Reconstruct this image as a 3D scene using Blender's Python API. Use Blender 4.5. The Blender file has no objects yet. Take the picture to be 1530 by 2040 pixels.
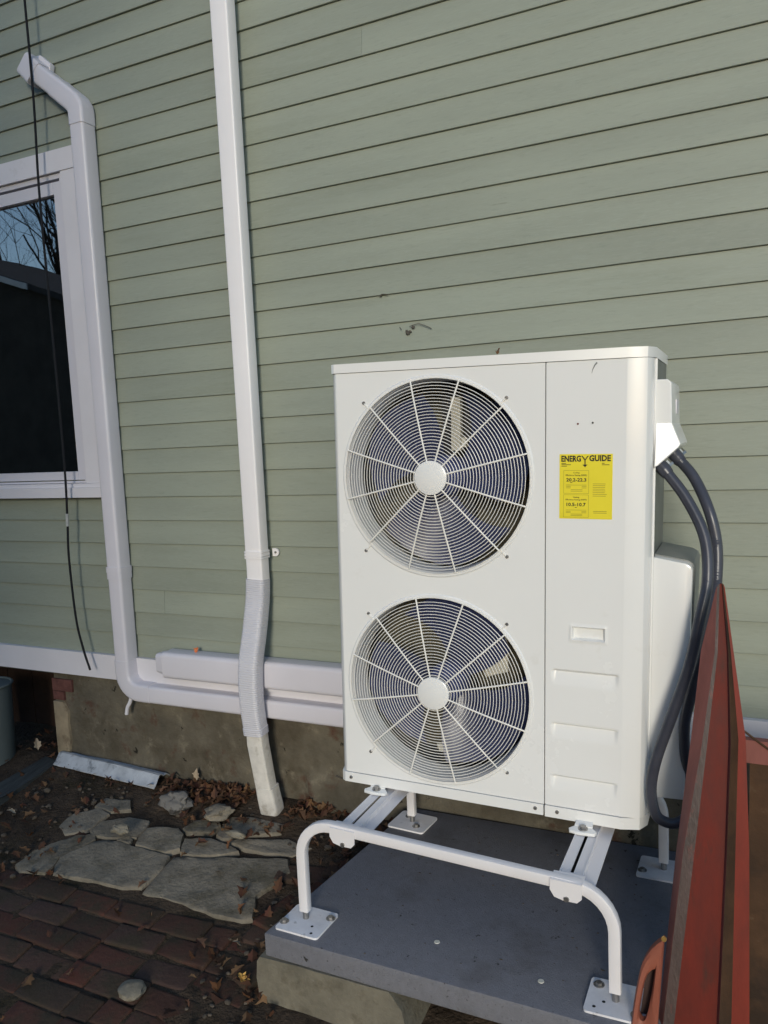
import bpy, bmesh, math, random
from mathutils import Vector, Matrix, noise

random.seed(7)
R = math.radians
scene = bpy.context.scene
C = scene.collection

# ------------------------------------------------------------------ camera, sky, sun, exposure
cam_d = bpy.data.cameras.new('camera')
cam = bpy.data.objects.new('camera', cam_d)
C.objects.link(cam)
cr = Vector((0.9012, 0.4312, -0.0443))      # right
cf = Vector((-0.4332, 0.8940, -0.1140))     # forward
cf = (cf - cr * (cf.dot(cr) / cr.length_squared)).normalized()
cr.normalize()
cu = cr.cross(cf)
cam.matrix_world = Matrix(((cr.x, cu.x, -cf.x, 0.0), (cr.y, cu.y, -cf.y, -2.782), (cr.z, cu.z, -cf.z, 1.531), (0, 0, 0, 1)))
cam_d.sensor_fit = 'VERTICAL'
cam_d.sensor_height = 36.0
cam_d.lens = 36.0 * 1600.0 / 2040.0
cam_d.shift_y = 39.3 / 2040.0
cam_d.clip_start = 0.02
cam_d.clip_end = 500
scene.camera = cam

SUN_TO = Vector((0.74, -2.05, 0.54)).normalized()
sun_el = math.asin(SUN_TO.z)
sun_az = math.atan2(SUN_TO.x, SUN_TO.y)
world = bpy.data.worlds.new('World')
scene.world = world
world.use_nodes = True
wn = world.node_tree
wn.nodes.clear()
wo = wn.nodes.new('ShaderNodeOutputWorld')
wb = wn.nodes.new('ShaderNodeBackground')
ws = wn.nodes.new('ShaderNodeTexSky')
ws.sky_type = 'NISHITA'
ws.sun_disc = False
ws.sun_elevation = sun_el
ws.sun_rotation = sun_az
ws.dust_density = 0.3
ws.ozone_density = 2.2
wb.inputs['Strength'].default_value = 0.15
wn.links.new(ws.outputs[0], wb.inputs[0])
wn.links.new(wb.outputs[0], wo.inputs[0])
sd = bpy.data.lights.new('sun', 'SUN')
sd.energy = 1.5
sd.angle = R(13)
sd.color = (1.0, 0.935, 0.81)
sun = bpy.data.objects.new('sun', sd)
C.objects.link(sun)
sun.rotation_euler = (-SUN_TO).to_track_quat('-Z', 'Y').to_euler()
scene.view_settings.view_transform = 'Standard'
scene.view_settings.look = 'None'
scene.view_settings.gamma = 1.0
scene.view_settings.use_curve_mapping = False
scene.view_settings.exposure = 0.38

# ------------------------------------------------------------------ materials
def pm(name, base, var=0.12, scale=6.0, rough=0.6, bump=0.05, bscale=60.0, spec=0.5, metal=0.0,
       dirt=None, rnd=0.0, stretch=(1, 1, 1), rvar=0.1, coat=0.0, bdist=0.004, ramp=None, island=False, wave=None):
    """procedural material: noise-mottled base, optional dirt patches, per-object variation, fine relief"""
    m = bpy.data.materials.new(name)
    m.use_nodes = True
    nt = m.node_tree
    N, L = nt.nodes, nt.links
    b = N['Principled BSDF']
    geo = N.new('ShaderNodeNewGeometry')
    oi = N.new('ShaderNodeObjectInfo')
    mp = N.new('ShaderNodeMapping')
    mp.inputs['Scale'].default_value = stretch
    add = N.new('ShaderNodeVectorMath'); add.operation = 'MULTIPLY_ADD'
    cx = N.new('ShaderNodeCombineXYZ')
    L.new(oi.outputs['Random'], cx.inputs[0]); L.new(oi.outputs['Random'], cx.inputs[2])
    add.inputs[1].default_value = (7.0, 7.0, 7.0) if rnd else (0, 0, 0)
    L.new(cx.outputs[0], add.inputs[0]); L.new(geo.outputs['Position'], add.inputs[2])
    L.new(add.outputs[0], mp.inputs[0])
    n1 = N.new('ShaderNodeTexNoise')
    n1.inputs['Scale'].default_value = scale; n1.inputs['Detail'].default_value = 6; n1.inputs['Roughness'].default_value = 0.62
    L.new(mp.outputs[0], n1.inputs['Vector'])
    mix = N.new('ShaderNodeMix'); mix.data_type = 'RGBA'
    mix.inputs[6].default_value = tuple(min(1, c * (1 - var)) for c in base) + (1,)
    mix.inputs[7].default_value = tuple(min(1, c * (1 + var)) for c in base) + (1,)
    mr = N.new('ShaderNodeMapRange'); mr.inputs[1].default_value = 0.3; mr.inputs[2].default_value = 0.7
    L.new(n1.outputs['Fac'], mr.inputs[0]); L.new(mr.outputs[0], mix.inputs[0])
    col = mix.outputs[2]
    if ramp:
        cr_ = N.new('ShaderNodeValToRGB')
        el = cr_.color_ramp.elements
        while len(el) < len(ramp): el.new(0.5)
        for i, c in enumerate(ramp):
            el[i].position = i / (len(ramp) - 1.0); el[i].color = tuple(c) + (1,)
        L.new((geo.outputs['Random Per Island'] if island else oi.outputs['Random']), cr_.inputs[0])
        mul = N.new('ShaderNodeMix'); mul.data_type = 'RGBA'; mul.blend_type = 'MULTIPLY'; mul.inputs[0].default_value = 1.0
        L.new(cr_.outputs[0], mul.inputs[6])
        L.new(col, mul.inputs[7])
        col = mul.outputs[2]
    if dirt:
        for (dc, lo, hi, dscale) in dirt:
            nd = N.new('ShaderNodeTexNoise'); nd.inputs['Scale'].default_value = dscale; nd.inputs['Detail'].default_value = 5
            nd.inputs['Roughness'].default_value = 0.7
            L.new(mp.outputs[0], nd.inputs['Vector'])
            r2 = N.new('ShaderNodeMapRange'); r2.inputs[1].default_value = lo; r2.inputs[2].default_value = hi
            L.new(nd.outputs['Fac'], r2.inputs[0])
            mx = N.new('ShaderNodeMix'); mx.data_type = 'RGBA'
            L.new(r2.outputs[0], mx.inputs[0]); L.new(col, mx.inputs[6]); mx.inputs[7].default_value = tuple(dc) + (1,)
            col = mx.outputs[2]
    if rnd:
        hs = N.new('ShaderNodeHueSaturation')
        mr3 = N.new('ShaderNodeMapRange'); mr3.inputs[3].default_value = 1 - rnd; mr3.inputs[4].default_value = 1 + rnd
        L.new(oi.outputs['Random'], mr3.inputs[0]); L.new(mr3.outputs[0], hs.inputs['Value']); L.new(col, hs.inputs['Color'])
        col = hs.outputs[0]
    L.new(col, b.inputs['Base Color'])
    r3 = N.new('ShaderNodeMapRange'); r3.inputs[3].default_value = max(0.02, rough - rvar); r3.inputs[4].default_value = min(1, rough + rvar)
    L.new(n1.outputs['Fac'], r3.inputs[0]); L.new(r3.outputs[0], b.inputs['Roughness'])
    b.inputs['Specular IOR Level'].default_value = spec
    b.inputs['Metallic'].default_value = metal
    b.inputs['Coat Weight'].default_value = coat
    b.inputs['Coat Roughness'].default_value = 0.12
    if bump:
        n2 = N.new('ShaderNodeTexNoise'); n2.inputs['Scale'].default_value = bscale; n2.inputs['Detail'].default_value = 5
        n2.inputs['Roughness'].default_value = 0.6
        L.new(mp.outputs[0], n2.inputs['Vector'])
        bp = N.new('ShaderNodeBump'); bp.inputs['Strength'].default_value = bump; bp.inputs['Distance'].default_value = bdist
        L.new(n2.outputs['Fac'], bp.inputs['Height']); L.new(bp.outputs[0], b.inputs['Normal'])
    return m

M = {}
M['siding'] = pm('sage_paint', (0.260, 0.286, 0.234), 0.12, 2.2, 0.50, 0.35, 70, 0.4, rnd=0.045, stretch=(0.25, 1, 2.2), bdist=0.0012,
                 dirt=[((0.19, 0.21, 0.155), 0.56, 0.85, 1.6), ((0.34, 0.37, 0.32), 0.62, 0.9, 2.6), ((0.12, 0.12, 0.09), 0.70, 0.84, 9), ((0.30, 0.335, 0.285), 0.50, 0.95, 120), ((0.17, 0.195, 0.16), 0.55, 1.0, 75)])
M['sheath'] = pm('sheathing', (0.03, 0.028, 0.022))
M['trim'] = pm('white_trim_paint', (0.65, 0.635, 0.675), 0.04, 4, 0.42, 0.12, 40, 0.4, dirt=[((0.42, 0.40, 0.38), 0.66, 0.95, 5)], bdist=0.002)
M['vinyl'] = pm('white_vinyl', (0.60, 0.585, 0.635), 0.03, 3, 0.35, 0.06, 25, 0.45, dirt=[((0.50, 0.49, 0.47), 0.68, 1.0, 4)], bdist=0.002)
M['spout'] = pm('white_aluminium', (0.80, 0.785, 0.80), 0.03, 3, 0.36, 0.06, 20, 0.5, dirt=[((0.48, 0.47, 0.44), 0.66, 1.0, 5)], bdist=0.002)
M['spout_old'] = pm('weathered_aluminium', (0.62, 0.60, 0.56), 0.15, 14, 0.5, 0.2, 40, 0.4, dirt=[((0.28, 0.25, 0.20), 0.5, 0.75, 12), ((0.12, 0.10, 0.07), 0.66, 0.8, 26)])
M['flex'] = pm('grey_white_plastic', (0.56, 0.56, 0.61), 0.05, 6, 0.42, 0.03, 30, 0.4, dirt=[((0.36, 0.35, 0.34), 0.66, 0.95, 7)])
M['unit'] = pm('white_enamel', (0.775, 0.778, 0.765), 0.015, 3, 0.26, 0.04, 14, 0.5, coat=0.3, rvar=0.05, bdist=0.002, dirt=[((0.62, 0.60, 0.55), 0.62, 0.95, 4), ((0.66, 0.65, 0.60), 0.68, 0.95, 40)])
M['unit_dk'] = pm('shade_scuff_grey', (0.20, 0.21, 0.20), 0.08, 6, 0.4, 0.03, 30, 0.5)
M['coilgrey'] = pm('galvanised_side', (0.15, 0.165, 0.165), 0.35, 9, 0.42, 0.1, 40, 0.5, metal=0.4, stretch=(1, 1, 0.4))
M['wire'] = pm('white_wire', (0.78, 0.765, 0.72), 0.02, 10, 0.35, 0, 10, 0.5)
M['inside'] = pm('dark_inside', (0.022, 0.022, 0.026), 0.4, 8, 0.5, 0.05, 20)
M['coil'] = pm('coil_fins', (0.080, 0.070, 0.040), 0.35, 12, 0.5, 0.5, 320, 0.5, stretch=(6, 1, 0.4), bdist=0.002)
M['blade'] = pm('dark_blue_plastic', (0.065, 0.080, 0.20), 0.2, 4, 0.3, 0.02, 20, 0.6)
M['cream'] = pm('cream_finish', (0.58, 0.56, 0.47), 0.1, 20, 0.45, 0.05, 30)
M['stand'] = pm('powder_coat', (0.74, 0.72, 0.73), 0.03, 8, 0.38, 0.03, 60, 0.5, dirt=[((0.35, 0.31, 0.27), 0.68, 0.85, 22)])
M['plate'] = pm('plate_paint', (0.74, 0.73, 0.75), 0.10, 18, 0.42, 0.1, 60, 0.5, dirt=[((0.22, 0.20, 0.19), 0.62, 0.8, 30)])
M['bolt'] = pm('zinc_bolt', (0.32, 0.31, 0.30), 0.2, 60, 0.35, 0.05, 80, 0.5, metal=0.8)
M['hole'] = pm('bolt_hole', (0.012, 0.012, 0.012), 0.1, 10, 0.8, 0)
M['yellow'] = pm('yellow_label', (0.78, 0.66, 0.035), 0.04, 8, 0.38, 0.02, 20, 0.4)
M['ink'] = pm('black_ink', (0.012, 0.011, 0.006), 0.1, 10, 0.5, 0)
M['inkfaint'] = pm('faint_ink', (0.24, 0.20, 0.02), 0.1, 10, 0.5, 0)
M['led'] = pm('red_lens', (0.12, 0.012, 0.01), 0.1, 10, 0.3, 0)
M['conduit'] = pm('blue_grey_pvc', (0.050, 0.053, 0.070), 0.15, 12, 0.33, 0.05, 60, 0.5)
M['metalfit'] = pm('cast_fitting', (0.34, 0.33, 0.29), 0.2, 30, 0.3, 0.1, 60, 0.5, metal=0.9)
M['pad'] = pm('composite_pad', (0.160, 0.162, 0.182), 0.10, 40, 0.62, 0.9, 260, 0.4, dirt=[((0.095, 0.090, 0.092), 0.52, 0.80, 4), ((0.26, 0.255, 0.25), 0.64, 0.78, 150), ((0.030, 0.027, 0.024), 0.655, 0.685, 30), ((0.060, 0.055, 0.050), 0.60, 0.72, 110)], bdist=0.0025)
M['plug'] = pm('ivory_plug', (0.60, 0.58, 0.50), 0.08, 30, 0.5, 0)
M['block'] = pm('concrete_block', (0.165, 0.15, 0.115), 0.25, 14, 0.85, 0.8, 70, 0.25, dirt=[((0.08, 0.065, 0.042), 0.55, 0.75, 8), ((0.27, 0.26, 0.22), 0.66, 0.85, 20)])
M['parge'] = pm('parged_concrete', (0.118, 0.104, 0.078), 0.30, 5, 0.9, 1.0, 24, 0.2, dirt=[((0.070, 0.058, 0.040), 0.46, 0.68, 4.0), ((0.085, 0.048, 0.034), 0.58, 0.68, 5.3), ((0.20, 0.175, 0.130), 0.58, 0.76, 10), ((0.022, 0.019, 0.014), 0.645, 0.68, 13)], bdist=0.008)
M['parge_edge'] = pm('pale_mortar', (0.27, 0.22, 0.15), 0.25, 12, 0.9, 0.8, 40, 0.2, dirt=[((0.10, 0.07, 0.05), 0.55, 0.72, 10)])
M['brickred'] = pm('old_red_brick', (0.115, 0.05, 0.042), 0.4, 20, 0.9, 0.6, 90, 0.2)
M['brick'] = pm('paving_brick', (1, 1, 1), 0.28, 14, 0.80, 0.9, 60, 0.3, ramp=[(0.066, 0.035, 0.025), (0.088, 0.034, 0.023), (0.056, 0.038, 0.027), (0.105, 0.036, 0.024), (0.072, 0.041, 0.031), (0.060, 0.036, 0.031), (0.082, 0.042, 0.029)], rnd=0.1,
                dirt=[((0.040, 0.030, 0.019), 0.44, 0.62, 7), ((0.10, 0.085, 0.07), 0.66, 0.84, 24)], bdist=0.004)
M['flag'] = pm('flagstone', (0.195, 0.172, 0.135), 0.28, 9, 0.9, 1.0, 60, 0.2, rnd=0.12, dirt=[((0.085, 0.075, 0.050), 0.50, 0.70, 5), ((0.28, 0.265, 0.21), 0.66, 0.82, 18), ((0.05, 0.04, 0.03), 0.68, 0.76, 15)], bdist=0.006)
M['palestone'] = pm('pale_stone', (0.20, 0.18, 0.14), 0.2, 20, 0.8, 0.7, 60, 0.3, dirt=[((0.13, 0.11, 0.08), 0.55, 0.72, 22)])
M['greystone'] = pm('grey_rock', (0.175, 0.165, 0.15), 0.25, 18, 0.85, 0.7, 50, 0.25, dirt=[((0.06, 0.055, 0.05), 0.52, 0.60, 18)])
M['soil'] = pm('soil', (0.062, 0.045, 0.032), 0.45, 9, 0.95, 1.0, 55, 0.15, dirt=[((0.075, 0.050, 0.036), 0.60, 0.75, 26), ((0.026, 0.024, 0.013), 0.55, 0.75, 4)], bdist=0.015)
M['leaf'] = pm('dry_leaf', (1, 1, 1), 0.25, 60, 0.75, 0.2, 120, 0.25, ramp=[(0.075, 0.034, 0.020), (0.13, 0.062, 0.030), (0.055, 0.026, 0.018), (0.20, 0.115, 0.055), (0.095, 0.036, 0.024), (0.15, 0.085, 0.05)], island=True)
M['yleaf'] = pm('yellow_leaf', (0.62, 0.36, 0.085), 0.2, 60, 0.6, 0.2, 120)
M['oleaf'] = pm('orange_leaf', (0.60, 0.17, 0.06), 0.15, 60, 0.6, 0.2, 120)
M['pleaf'] = pm('pale_leaf', (0.34, 0.27, 0.19), 0.2, 60, 0.7, 0.2, 120)
M['rubble'] = pm('dirty_rubble', (0.10, 0.082, 0.064), 0.4, 30, 0.9, 0.5, 60, 0.2)
M['galv'] = pm('pitted_aluminium', (0.46, 0.48, 0.50), 0.2, 16, 0.48, 0.2, 50, 0.5, metal=0.15, dirt=[((0.17, 0.18, 0.19), 0.55, 0.68, 14)])
M['timber'] = pm('dark_timber', (0.045, 0.05, 0.05), 0.35, 10, 0.8, 0.6, 40, 0.3, stretch=(4, 0.6, 4), dirt=[((0.10, 0.11, 0.11), 0.62, 0.75, 12)])
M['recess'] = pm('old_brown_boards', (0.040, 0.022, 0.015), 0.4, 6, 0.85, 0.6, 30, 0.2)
M['bucket'] = pm('grey_green_plastic', (0.10, 0.12, 0.12), 0.12, 6, 0.5, 0.1, 40, 0.4)
M['cable'] = pm('black_cable', (0.010, 0.011, 0.014), 0.2, 10, 0.6, 0, 10, 0.15)
M['splice'] = pm('white_tape', (0.36, 0.37, 0.37), 0.1, 30, 0.5, 0)
M['red'] = pm('worn_red_paint', (0.110, 0.011, 0.005), 0.25, 8, 0.6, 0.08, 60, 0.22, stretch=(3, 3, 0.6), dirt=[((0.050, 0.016, 0.010), 0.55, 0.76, 7), ((0.13, 0.05, 0.038), 0.74, 0.86, 30)])
M['red2'] = pm('bright_red_paint', (0.17, 0.020, 0.010), 0.2, 8, 0.58, 0.08, 60, 0.25, stretch=(3, 3, 0.6), dirt=[((0.10, 0.032, 0.02), 0.60, 0.78, 9)])
M['redpale'] = pm('pale_red_paint', (0.22, 0.082, 0.068), 0.2, 8, 0.6, 0.08, 60, 0.25, stretch=(3, 3, 0.6), dirt=[((0.15, 0.055, 0.05), 0.55, 0.75, 8)])  # paler red for the left flange, ridge and cross rail
M['wornedge'] = pm('bare_dark_steel', (0.052, 0.031, 0.027), 0.35, 10, 0.5, 0.3, 60, 0.4, stretch=(2, 2, 0.7), dirt=[((0.13, 0.08, 0.075), 0.60, 0.78, 9), ((0.14, 0.035, 0.028), 0.58, 0.7, 13)])
M['rust'] = pm('rusty_sheet', (0.062, 0.032, 0.016), 0.4, 6, 0.8, 0.5, 40, 0.25, dirt=[((0.14, 0.115, 0.08), 0.60, 0.78, 6), ((0.030, 0.018, 0.011), 0.50, 0.66, 4)])
M['orange'] = pm('faded_orange_plastic', (0.27, 0.085, 0.052), 0.08, 8, 0.5, 0.08, 50, 0.4, dirt=[((0.20, 0.07, 0.045), 0.62, 0.85, 12)])
M['brass'] = pm('brass_screw', (0.62, 0.38, 0.12), 0.1, 30, 0.3, 0, metal=0.7)
M['bark'] = pm('bark', (0.022, 0.018, 0.015), 0.3, 12, 0.9, 0.5, 20, 0.2)
M['darkhouse'] = pm('dark_shingle', (0.040, 0.036, 0.032), 0.3, 3, 0.9, 0.3, 12, 0.2)
M['roof'] = pm('dark_roofing', (0.035, 0.034, 0.036), 0.3, 3, 0.9, 0.3, 12, 0.2)
M['fascia'] = pm('pale_fascia', (0.45, 0.46, 0.48), 0.1, 3, 0.6, 0.1, 12, 0.3)
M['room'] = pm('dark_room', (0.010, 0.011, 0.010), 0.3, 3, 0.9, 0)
M['web'] = pm('grey_fibre', (0.085, 0.075, 0.062), 0.2, 30, 0.9, 0)

def glass_mat():
    m = bpy.data.materials.new('window_glass')
    m.use_nodes = True
    nt = m.node_tree; N, L = nt.nodes, nt.links
    N.clear()
    out = N.new('ShaderNodeOutputMaterial')
    mx = N.new('ShaderNodeMixShader')
    tr = N.new('ShaderNodeBsdfTransparent'); tr.inputs[0].default_value = (0.55, 0.60, 0.58, 1)
    gl = N.new('ShaderNodeBsdfGlossy'); gl.inputs['Roughness'].default_value = 0.012
    fr = N.new('ShaderNodeFresnel'); fr.inputs[0].default_value = 2.1
    ad = N.new('ShaderNodeMath'); ad.operation = 'MULTIPLY'; ad.inputs[1].default_value = 3.2; ad.use_clamp = True
    n = N.new('ShaderNodeTexNoise'); n.inputs['Scale'].default_value = 2.5
    bp = N.new('ShaderNodeBump'); bp.inputs['Strength'].default_value = 0.02; bp.inputs['Distance'].default_value = 0.02
    L.new(n.outputs['Fac'], bp.inputs['Height']); L.new(bp.outputs[0], gl.inputs['Normal'])
    L.new(fr.outputs[0], ad.inputs[0]); L.new(ad.outputs[0], mx.inputs[0])
    L.new(tr.outputs[0], mx.inputs[1]); L.new(gl.outputs[0], mx.inputs[2]); L.new(mx.outputs[0], out.inputs[0])
    return m
M['glass'] = glass_mat()

# ------------------------------------------------------------------ mesh helpers
INV = {}      # root name -> inverse transform applied to child meshes given in world coordinates

def tag(o, label=None, cat=None, group=None, kind=None):
    if label: o['label'] = label
    if cat: o['category'] = cat
    if group: o['group'] = group
    if kind: o['kind'] = kind
    return o

def thing(name, label, cat, loc=(0, 0, 0), group=None, matrix=None, local=False):
    """an Empty at the thing's base; its parts are its children"""
    o = bpy.data.objects.new(name, None)
    o.empty_display_size = 0.1
    C.objects.link(o)
    mw = matrix if matrix is not None else Matrix.Translation(loc)
    o.matrix_world = mw
    INV[o.name] = None if local else mw.inverted()
    return tag(o, label, cat, group)

def root_of(o):
    while o.parent: o = o.parent
    return o

def obj(name, bm, mat, parent=None, smooth=35, loc=None, bev=0.0):
    if bev:
        bmesh.ops.bevel(bm, geom=[e for e in bm.edges if e.is_manifold and e.calc_face_angle(0) > 0.5], offset=bev, segments=2, affect='EDGES', clamp_overlap=True, profile=0.6)
    me = bpy.data.meshes.new(name)
    bm.to_mesh(me); bm.free()
    inv = INV.get(root_of(parent).name) if parent else None
    if inv is not None: me.transform(inv)
    o = bpy.data.objects.new(name, me)
    C.objects.link(o)
    for mm in (mat if isinstance(mat, (list, tuple)) else [mat]): me.materials.append(mm)
    if parent: o.parent = parent
    elif loc is not None:
        me.transform(Matrix.Translation(-Vector(loc))); o.location = loc
    if smooth:
        me.polygons.foreach_set('use_smooth', [True] * len(me.polygons))
        me.set_sharp_from_angle(angle=R(smooth))
    return o

def nb(): return bmesh.new()

def box(bm, x0, x1, y0, y1, z0, z1):
    return hexa(bm, [(x0, y0), (x1, y0), (x1, y1), (x0, y1)], z0, z1)

def hexa(bm, poly, z0, z1):
    """vertical prism over a polygon given counter-clockwise"""
    a = [bm.verts.new((x, y, z0)) for x, y in poly]
    b = [bm.verts.new((x, y, z1)) for x, y in poly]
    n = len(poly)
    bm.faces.new(a[::-1]); bm.faces.new(b)
    for i in range(n): bm.faces.new((a[i], a[(i + 1) % n], b[(i + 1) % n], b[i]))
    return a + b

def prism_y(bm, poly, y0, y1):
    """polygon in x,z extruded along y (y0 = front)"""
    a = [bm.verts.new((x, y0, z)) for x, z in poly]
    b = [bm.verts.new((x, y1, z)) for x, z in poly]
    n = len(poly)
    bm.faces.new(a); bm.faces.new(b[::-1])
    for i in range(n): bm.faces.new((a[(i + 1) % n], a[i], b[i], b[(i + 1) % n]))
    bmesh.ops.recalc_face_normals(bm, faces=bm.faces[:])

def rrect(w, h, r, n=4):
    pts = []
    for cx, cy, a0 in ((w / 2 - r, h / 2 - r, 0), (-w / 2 + r, h / 2 - r, 90), (-w / 2 + r, -h / 2 + r, 180), (w / 2 - r, -h / 2 + r, 270)):
        for i in range(n + 1):
            a = R(a0 + 90.0 * i / n)
            pts.append((cx + r * math.cos(a), cy + r * math.sin(a)))
    return pts

def circ(r, n=10): return [(r * math.cos(2 * math.pi * i / n), r * math.sin(2 * math.pi * i / n)) for i in range(n)]

def sweep(bm, path, prof, ref=(0, 1, 0), scales=None, caps=True, closed=False):
    """sweep a 2D profile (a along side, b along ref-ish normal) down a path"""
    P = [Vector(p) for p in path]
    ref = Vector(ref).normalized()
    rings = []
    n = len(P)
    for i, p in enumerate(P):
        if closed: t = P[(i + 1) % n] - P[i - 1]
        elif i == 0: t = P[1] - P[0]
        elif i == n - 1: t = P[-1] - P[-2]
        else: t = (P[i + 1] - P[i]).normalized() + (P[i] - P[i - 1]).normalized()
        t.normalize()
        b = ref - t * ref.dot(t)
        if b.length < 1e-4: b = Vector((1, 0, 0)) - t * t.x
        b.normalize()
        a = t.cross(b)
        k = 1.0
        if not closed and 0 < i < n - 1:
            c = (P[i + 1] - P[i]).normalized().dot((P[i] - P[i - 1]).normalized())
            k = 1.0 / max(0.5, math.sqrt((1 + c) / 2))
        s = scales[i] if scales else 1.0
        if not isinstance(s, tuple): s = (s, s)
        rings.append([bm.verts.new(p + a * (u * k * s[0]) + b * (v * s[1])) for u, v in prof])
    m = len(prof)
    rr_ = list(zip(rings, rings[1:])) + ([(rings[-1], rings[0])] if closed else [])
    for r0, r1 in rr_:
        for j in range(m):
            bm.faces.new((r0[j], r0[(j + 1) % m], r1[(j + 1) % m], r1[j]))
    if caps and not closed:
        bm.faces.new(rings[0][::-1]); bm.faces.new(rings[-1])
    return rings

def fixn(bm): bmesh.ops.recalc_face_normals(bm, faces=bm.faces[:])

def tube(bm, path, r, n=8, **k):
    sweep(bm, path, circ(r, n), **k)

def cyl(bm, c, axis, r, h, n=16, r2=None):
    c = Vector(c); ax = Vector(axis).normalized()
    ref = Vector((0, 0, 1)) if abs(ax.z) < 0.9 else Vector((1, 0, 0))
    sweep(bm, [c, c + ax * h], circ(r, n), ref=ref, scales=[1, (r2 / r if r2 else 1)])

def spline(pts, n=8):
    """Catmull-Rom through the points"""
    P = [Vector(p) for p in pts]
    P = [P[0] * 2 - P[1]] + P + [P[-1] * 2 - P[-2]]
    out = []
    for i in range(1, len(P) - 2):
        for k in range(n):
            t = k / n
            a, b, c, d = P[i - 1], P[i], P[i + 1], P[i + 2]
            out.append(0.5 * ((2 * b) + (c - a) * t + (2 * a - 5 * b + 4 * c - d) * t * t + (3 * b - a - 3 * c + d) * t ** 3))
    out.append(P[-2].copy())
    return out

def resample(path, step):
    out = [path[0].copy()]; acc = 0.0
    for a, b in zip(path, path[1:]):
        d = (b - a).length
        while acc + d >= step:
            k = (step - acc) / d
            a = a + (b - a) * k
            out.append(a.copy()); d = (b - a).length; acc = 0.0
        acc += d
    if (path[-1] - out[-1]).length > step * 0.3: out.append(path[-1].copy())
    return out

def rock(bm, c, rx, ry, rz, seed, sub=3, jag=0.35):
    r = bmesh.ops.create_icosphere(bm, subdivisions=sub, radius=1.0)
    for v in r['verts']:
        p = v.co.copy()
        d = 1 + jag * (noise.noise(p * 1.3 + Vector((seed, seed * 2.1, 0))) + 0.5 * noise.noise(p * 3.1 + Vector((0, seed, seed))))
        v.co = Vector((c[0] + p.x * rx * d, c[1] + p.y * ry * d, c[2] + p.z * rz * d))

def gz(x, y):
    """ground level: falls gently away from the house, then level"""
    yy = max(-1.45, min(0.0, y))
    return 0.13 * yy

# ------------------------------------------------------------------ ground
def axis_steps(a, b, fine, far):
    v = [a + (b - a) * i / fine for i in range(fine + 1)]
    d, lo, hi = (b - a) / fine, a, b
    pre, post = [], []
    while lo > -far or hi < far:
        d *= 1.6; lo -= d; hi += d; pre.append(max(lo, -far)); post.append(min(hi, far))
    return sorted(set(round(x, 5) for x in pre + v + post))
xs = axis_steps(-4.2, 0.8, 200, 120.0)
ys = axis_steps(-2.4, 0.9, 132, 120.0)
bm = nb()
grid = []
for y in ys:
    row = []
    for x in xs:
        near = 1.0 if (-4.3 < x < 0.9 and -2.5 < y < 1.0) else 0.0
        z = gz(x, y) - 0.012
        if near:
            z += 0.004 + 0.010 * noise.noise(Vector((x * 5, y * 5, 0.3))) + 0.006 * noise.noise(Vector((x * 17, y * 17, 1.3)))
            edge = max(0.0, 1 - abs(y + 0.02) / 0.22)
            z += edge * (0.018 + 0.018 * noise.noise(Vector((x * 4, 2, 9))))
        row.append(bm.verts.new((x, y, z)))
    grid.append(row)
for j in range(len(ys) - 1):
    for i in range(len(xs) - 1):
        bm.faces.new((grid[j][i], grid[j][i + 1], grid[j + 1][i + 1], grid[j + 1][i]))
tag(obj('ground', bm, M['soil'], smooth=60), kind='structure')

# ------------------------------------------------------------------ house
house = thing('house', 'sage green clapboard house wall with white trim and concrete foundation', 'house', (-1.6, 0, 0))
EX, ZB = 0.10639, 0.5786
X0, X1 = -4.4, 1.1
HX0, HX1, HZ0, HZ1 = -3.86, -2.80, 1.40, 2.79          # window opening
bm = nb()
for a, b, c, d in ((X0, HX0, 0.44, 4.1), (HX1, X1, 0.44, 4.1), (HX0, HX1, 0.44, HZ0), (HX0, HX1, HZ1, 4.1)):
    box(bm, a, b, 0.018, 0.12, c, d)
obj('sheathing', bm, M['sheath'], house, 0)

def board_mesh():
    """unit-length clapboard: thick lower edge, thin top tucked under the next"""
    bm = nb()
    prof = [(0.0, 0.0), (0.0008, 0.0008), (0.0105, EX + 0.012), (0.0165, EX + 0.012), (0.0165, 0.0), (0.0022, -0.0012)]
    a = [bm.verts.new((0, y, z)) for y, z in prof]
    b = [bm.verts.new((1, y, z)) for y, z in prof]
    n = len(prof)
    bm.faces.new(a); bm.faces.new(b[::-1])
    for i in range(n): bm.faces.new((a[i], b[i], b[(i + 1) % n], a[(i + 1) % n]))
    fixn(bm)
    me = bpy.data.meshes.new('clapboard'); bm.to_mesh(me); bm.free()
    me.materials.append(M['siding'])
    return me
bme = board_mesh()
rb = random.Random(3)
def board(x0, x1, z):
    o = bpy.data.objects.new('clapboard', bme)
    C.objects.link(o); o.parent = house
    o.location = (x0 - house.location.x, rb.uniform(-0.0006, 0.0006), z + rb.uniform(-0.0007, 0.0007))
    o.scale = (x1 - x0 - 0.0008, 1, 1)
    o.rotation_euler = (rb.uniform(-0.004, 0.004), 0, 0)
fixed = {2: [-2.47], 13: [-1.93], 9: [-0.62], 19: [-2.2], 5: [0.35], 24: [-1.15]}
for j in range(32):
    z = ZB + EX * j
    spans = [(X0, HX0 + 0.03), (HX1 - 0.03, X1)] if 8 <= j <= 20 else [(X0, X1)]
    for a, b in spans:
        cuts = [c for c in fixed.get(j, []) if a + 0.2 < c < b - 0.2]
        if not cuts and b - a > 2.6 and rb.random() < 0.22: cuts = [rb.uniform(a + 0.6, b - 0.6)]
        e = [a] + sorted(cuts) + [b]
        for p, q_ in zip(e, e[1:]): board(p, q_, z)

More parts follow.
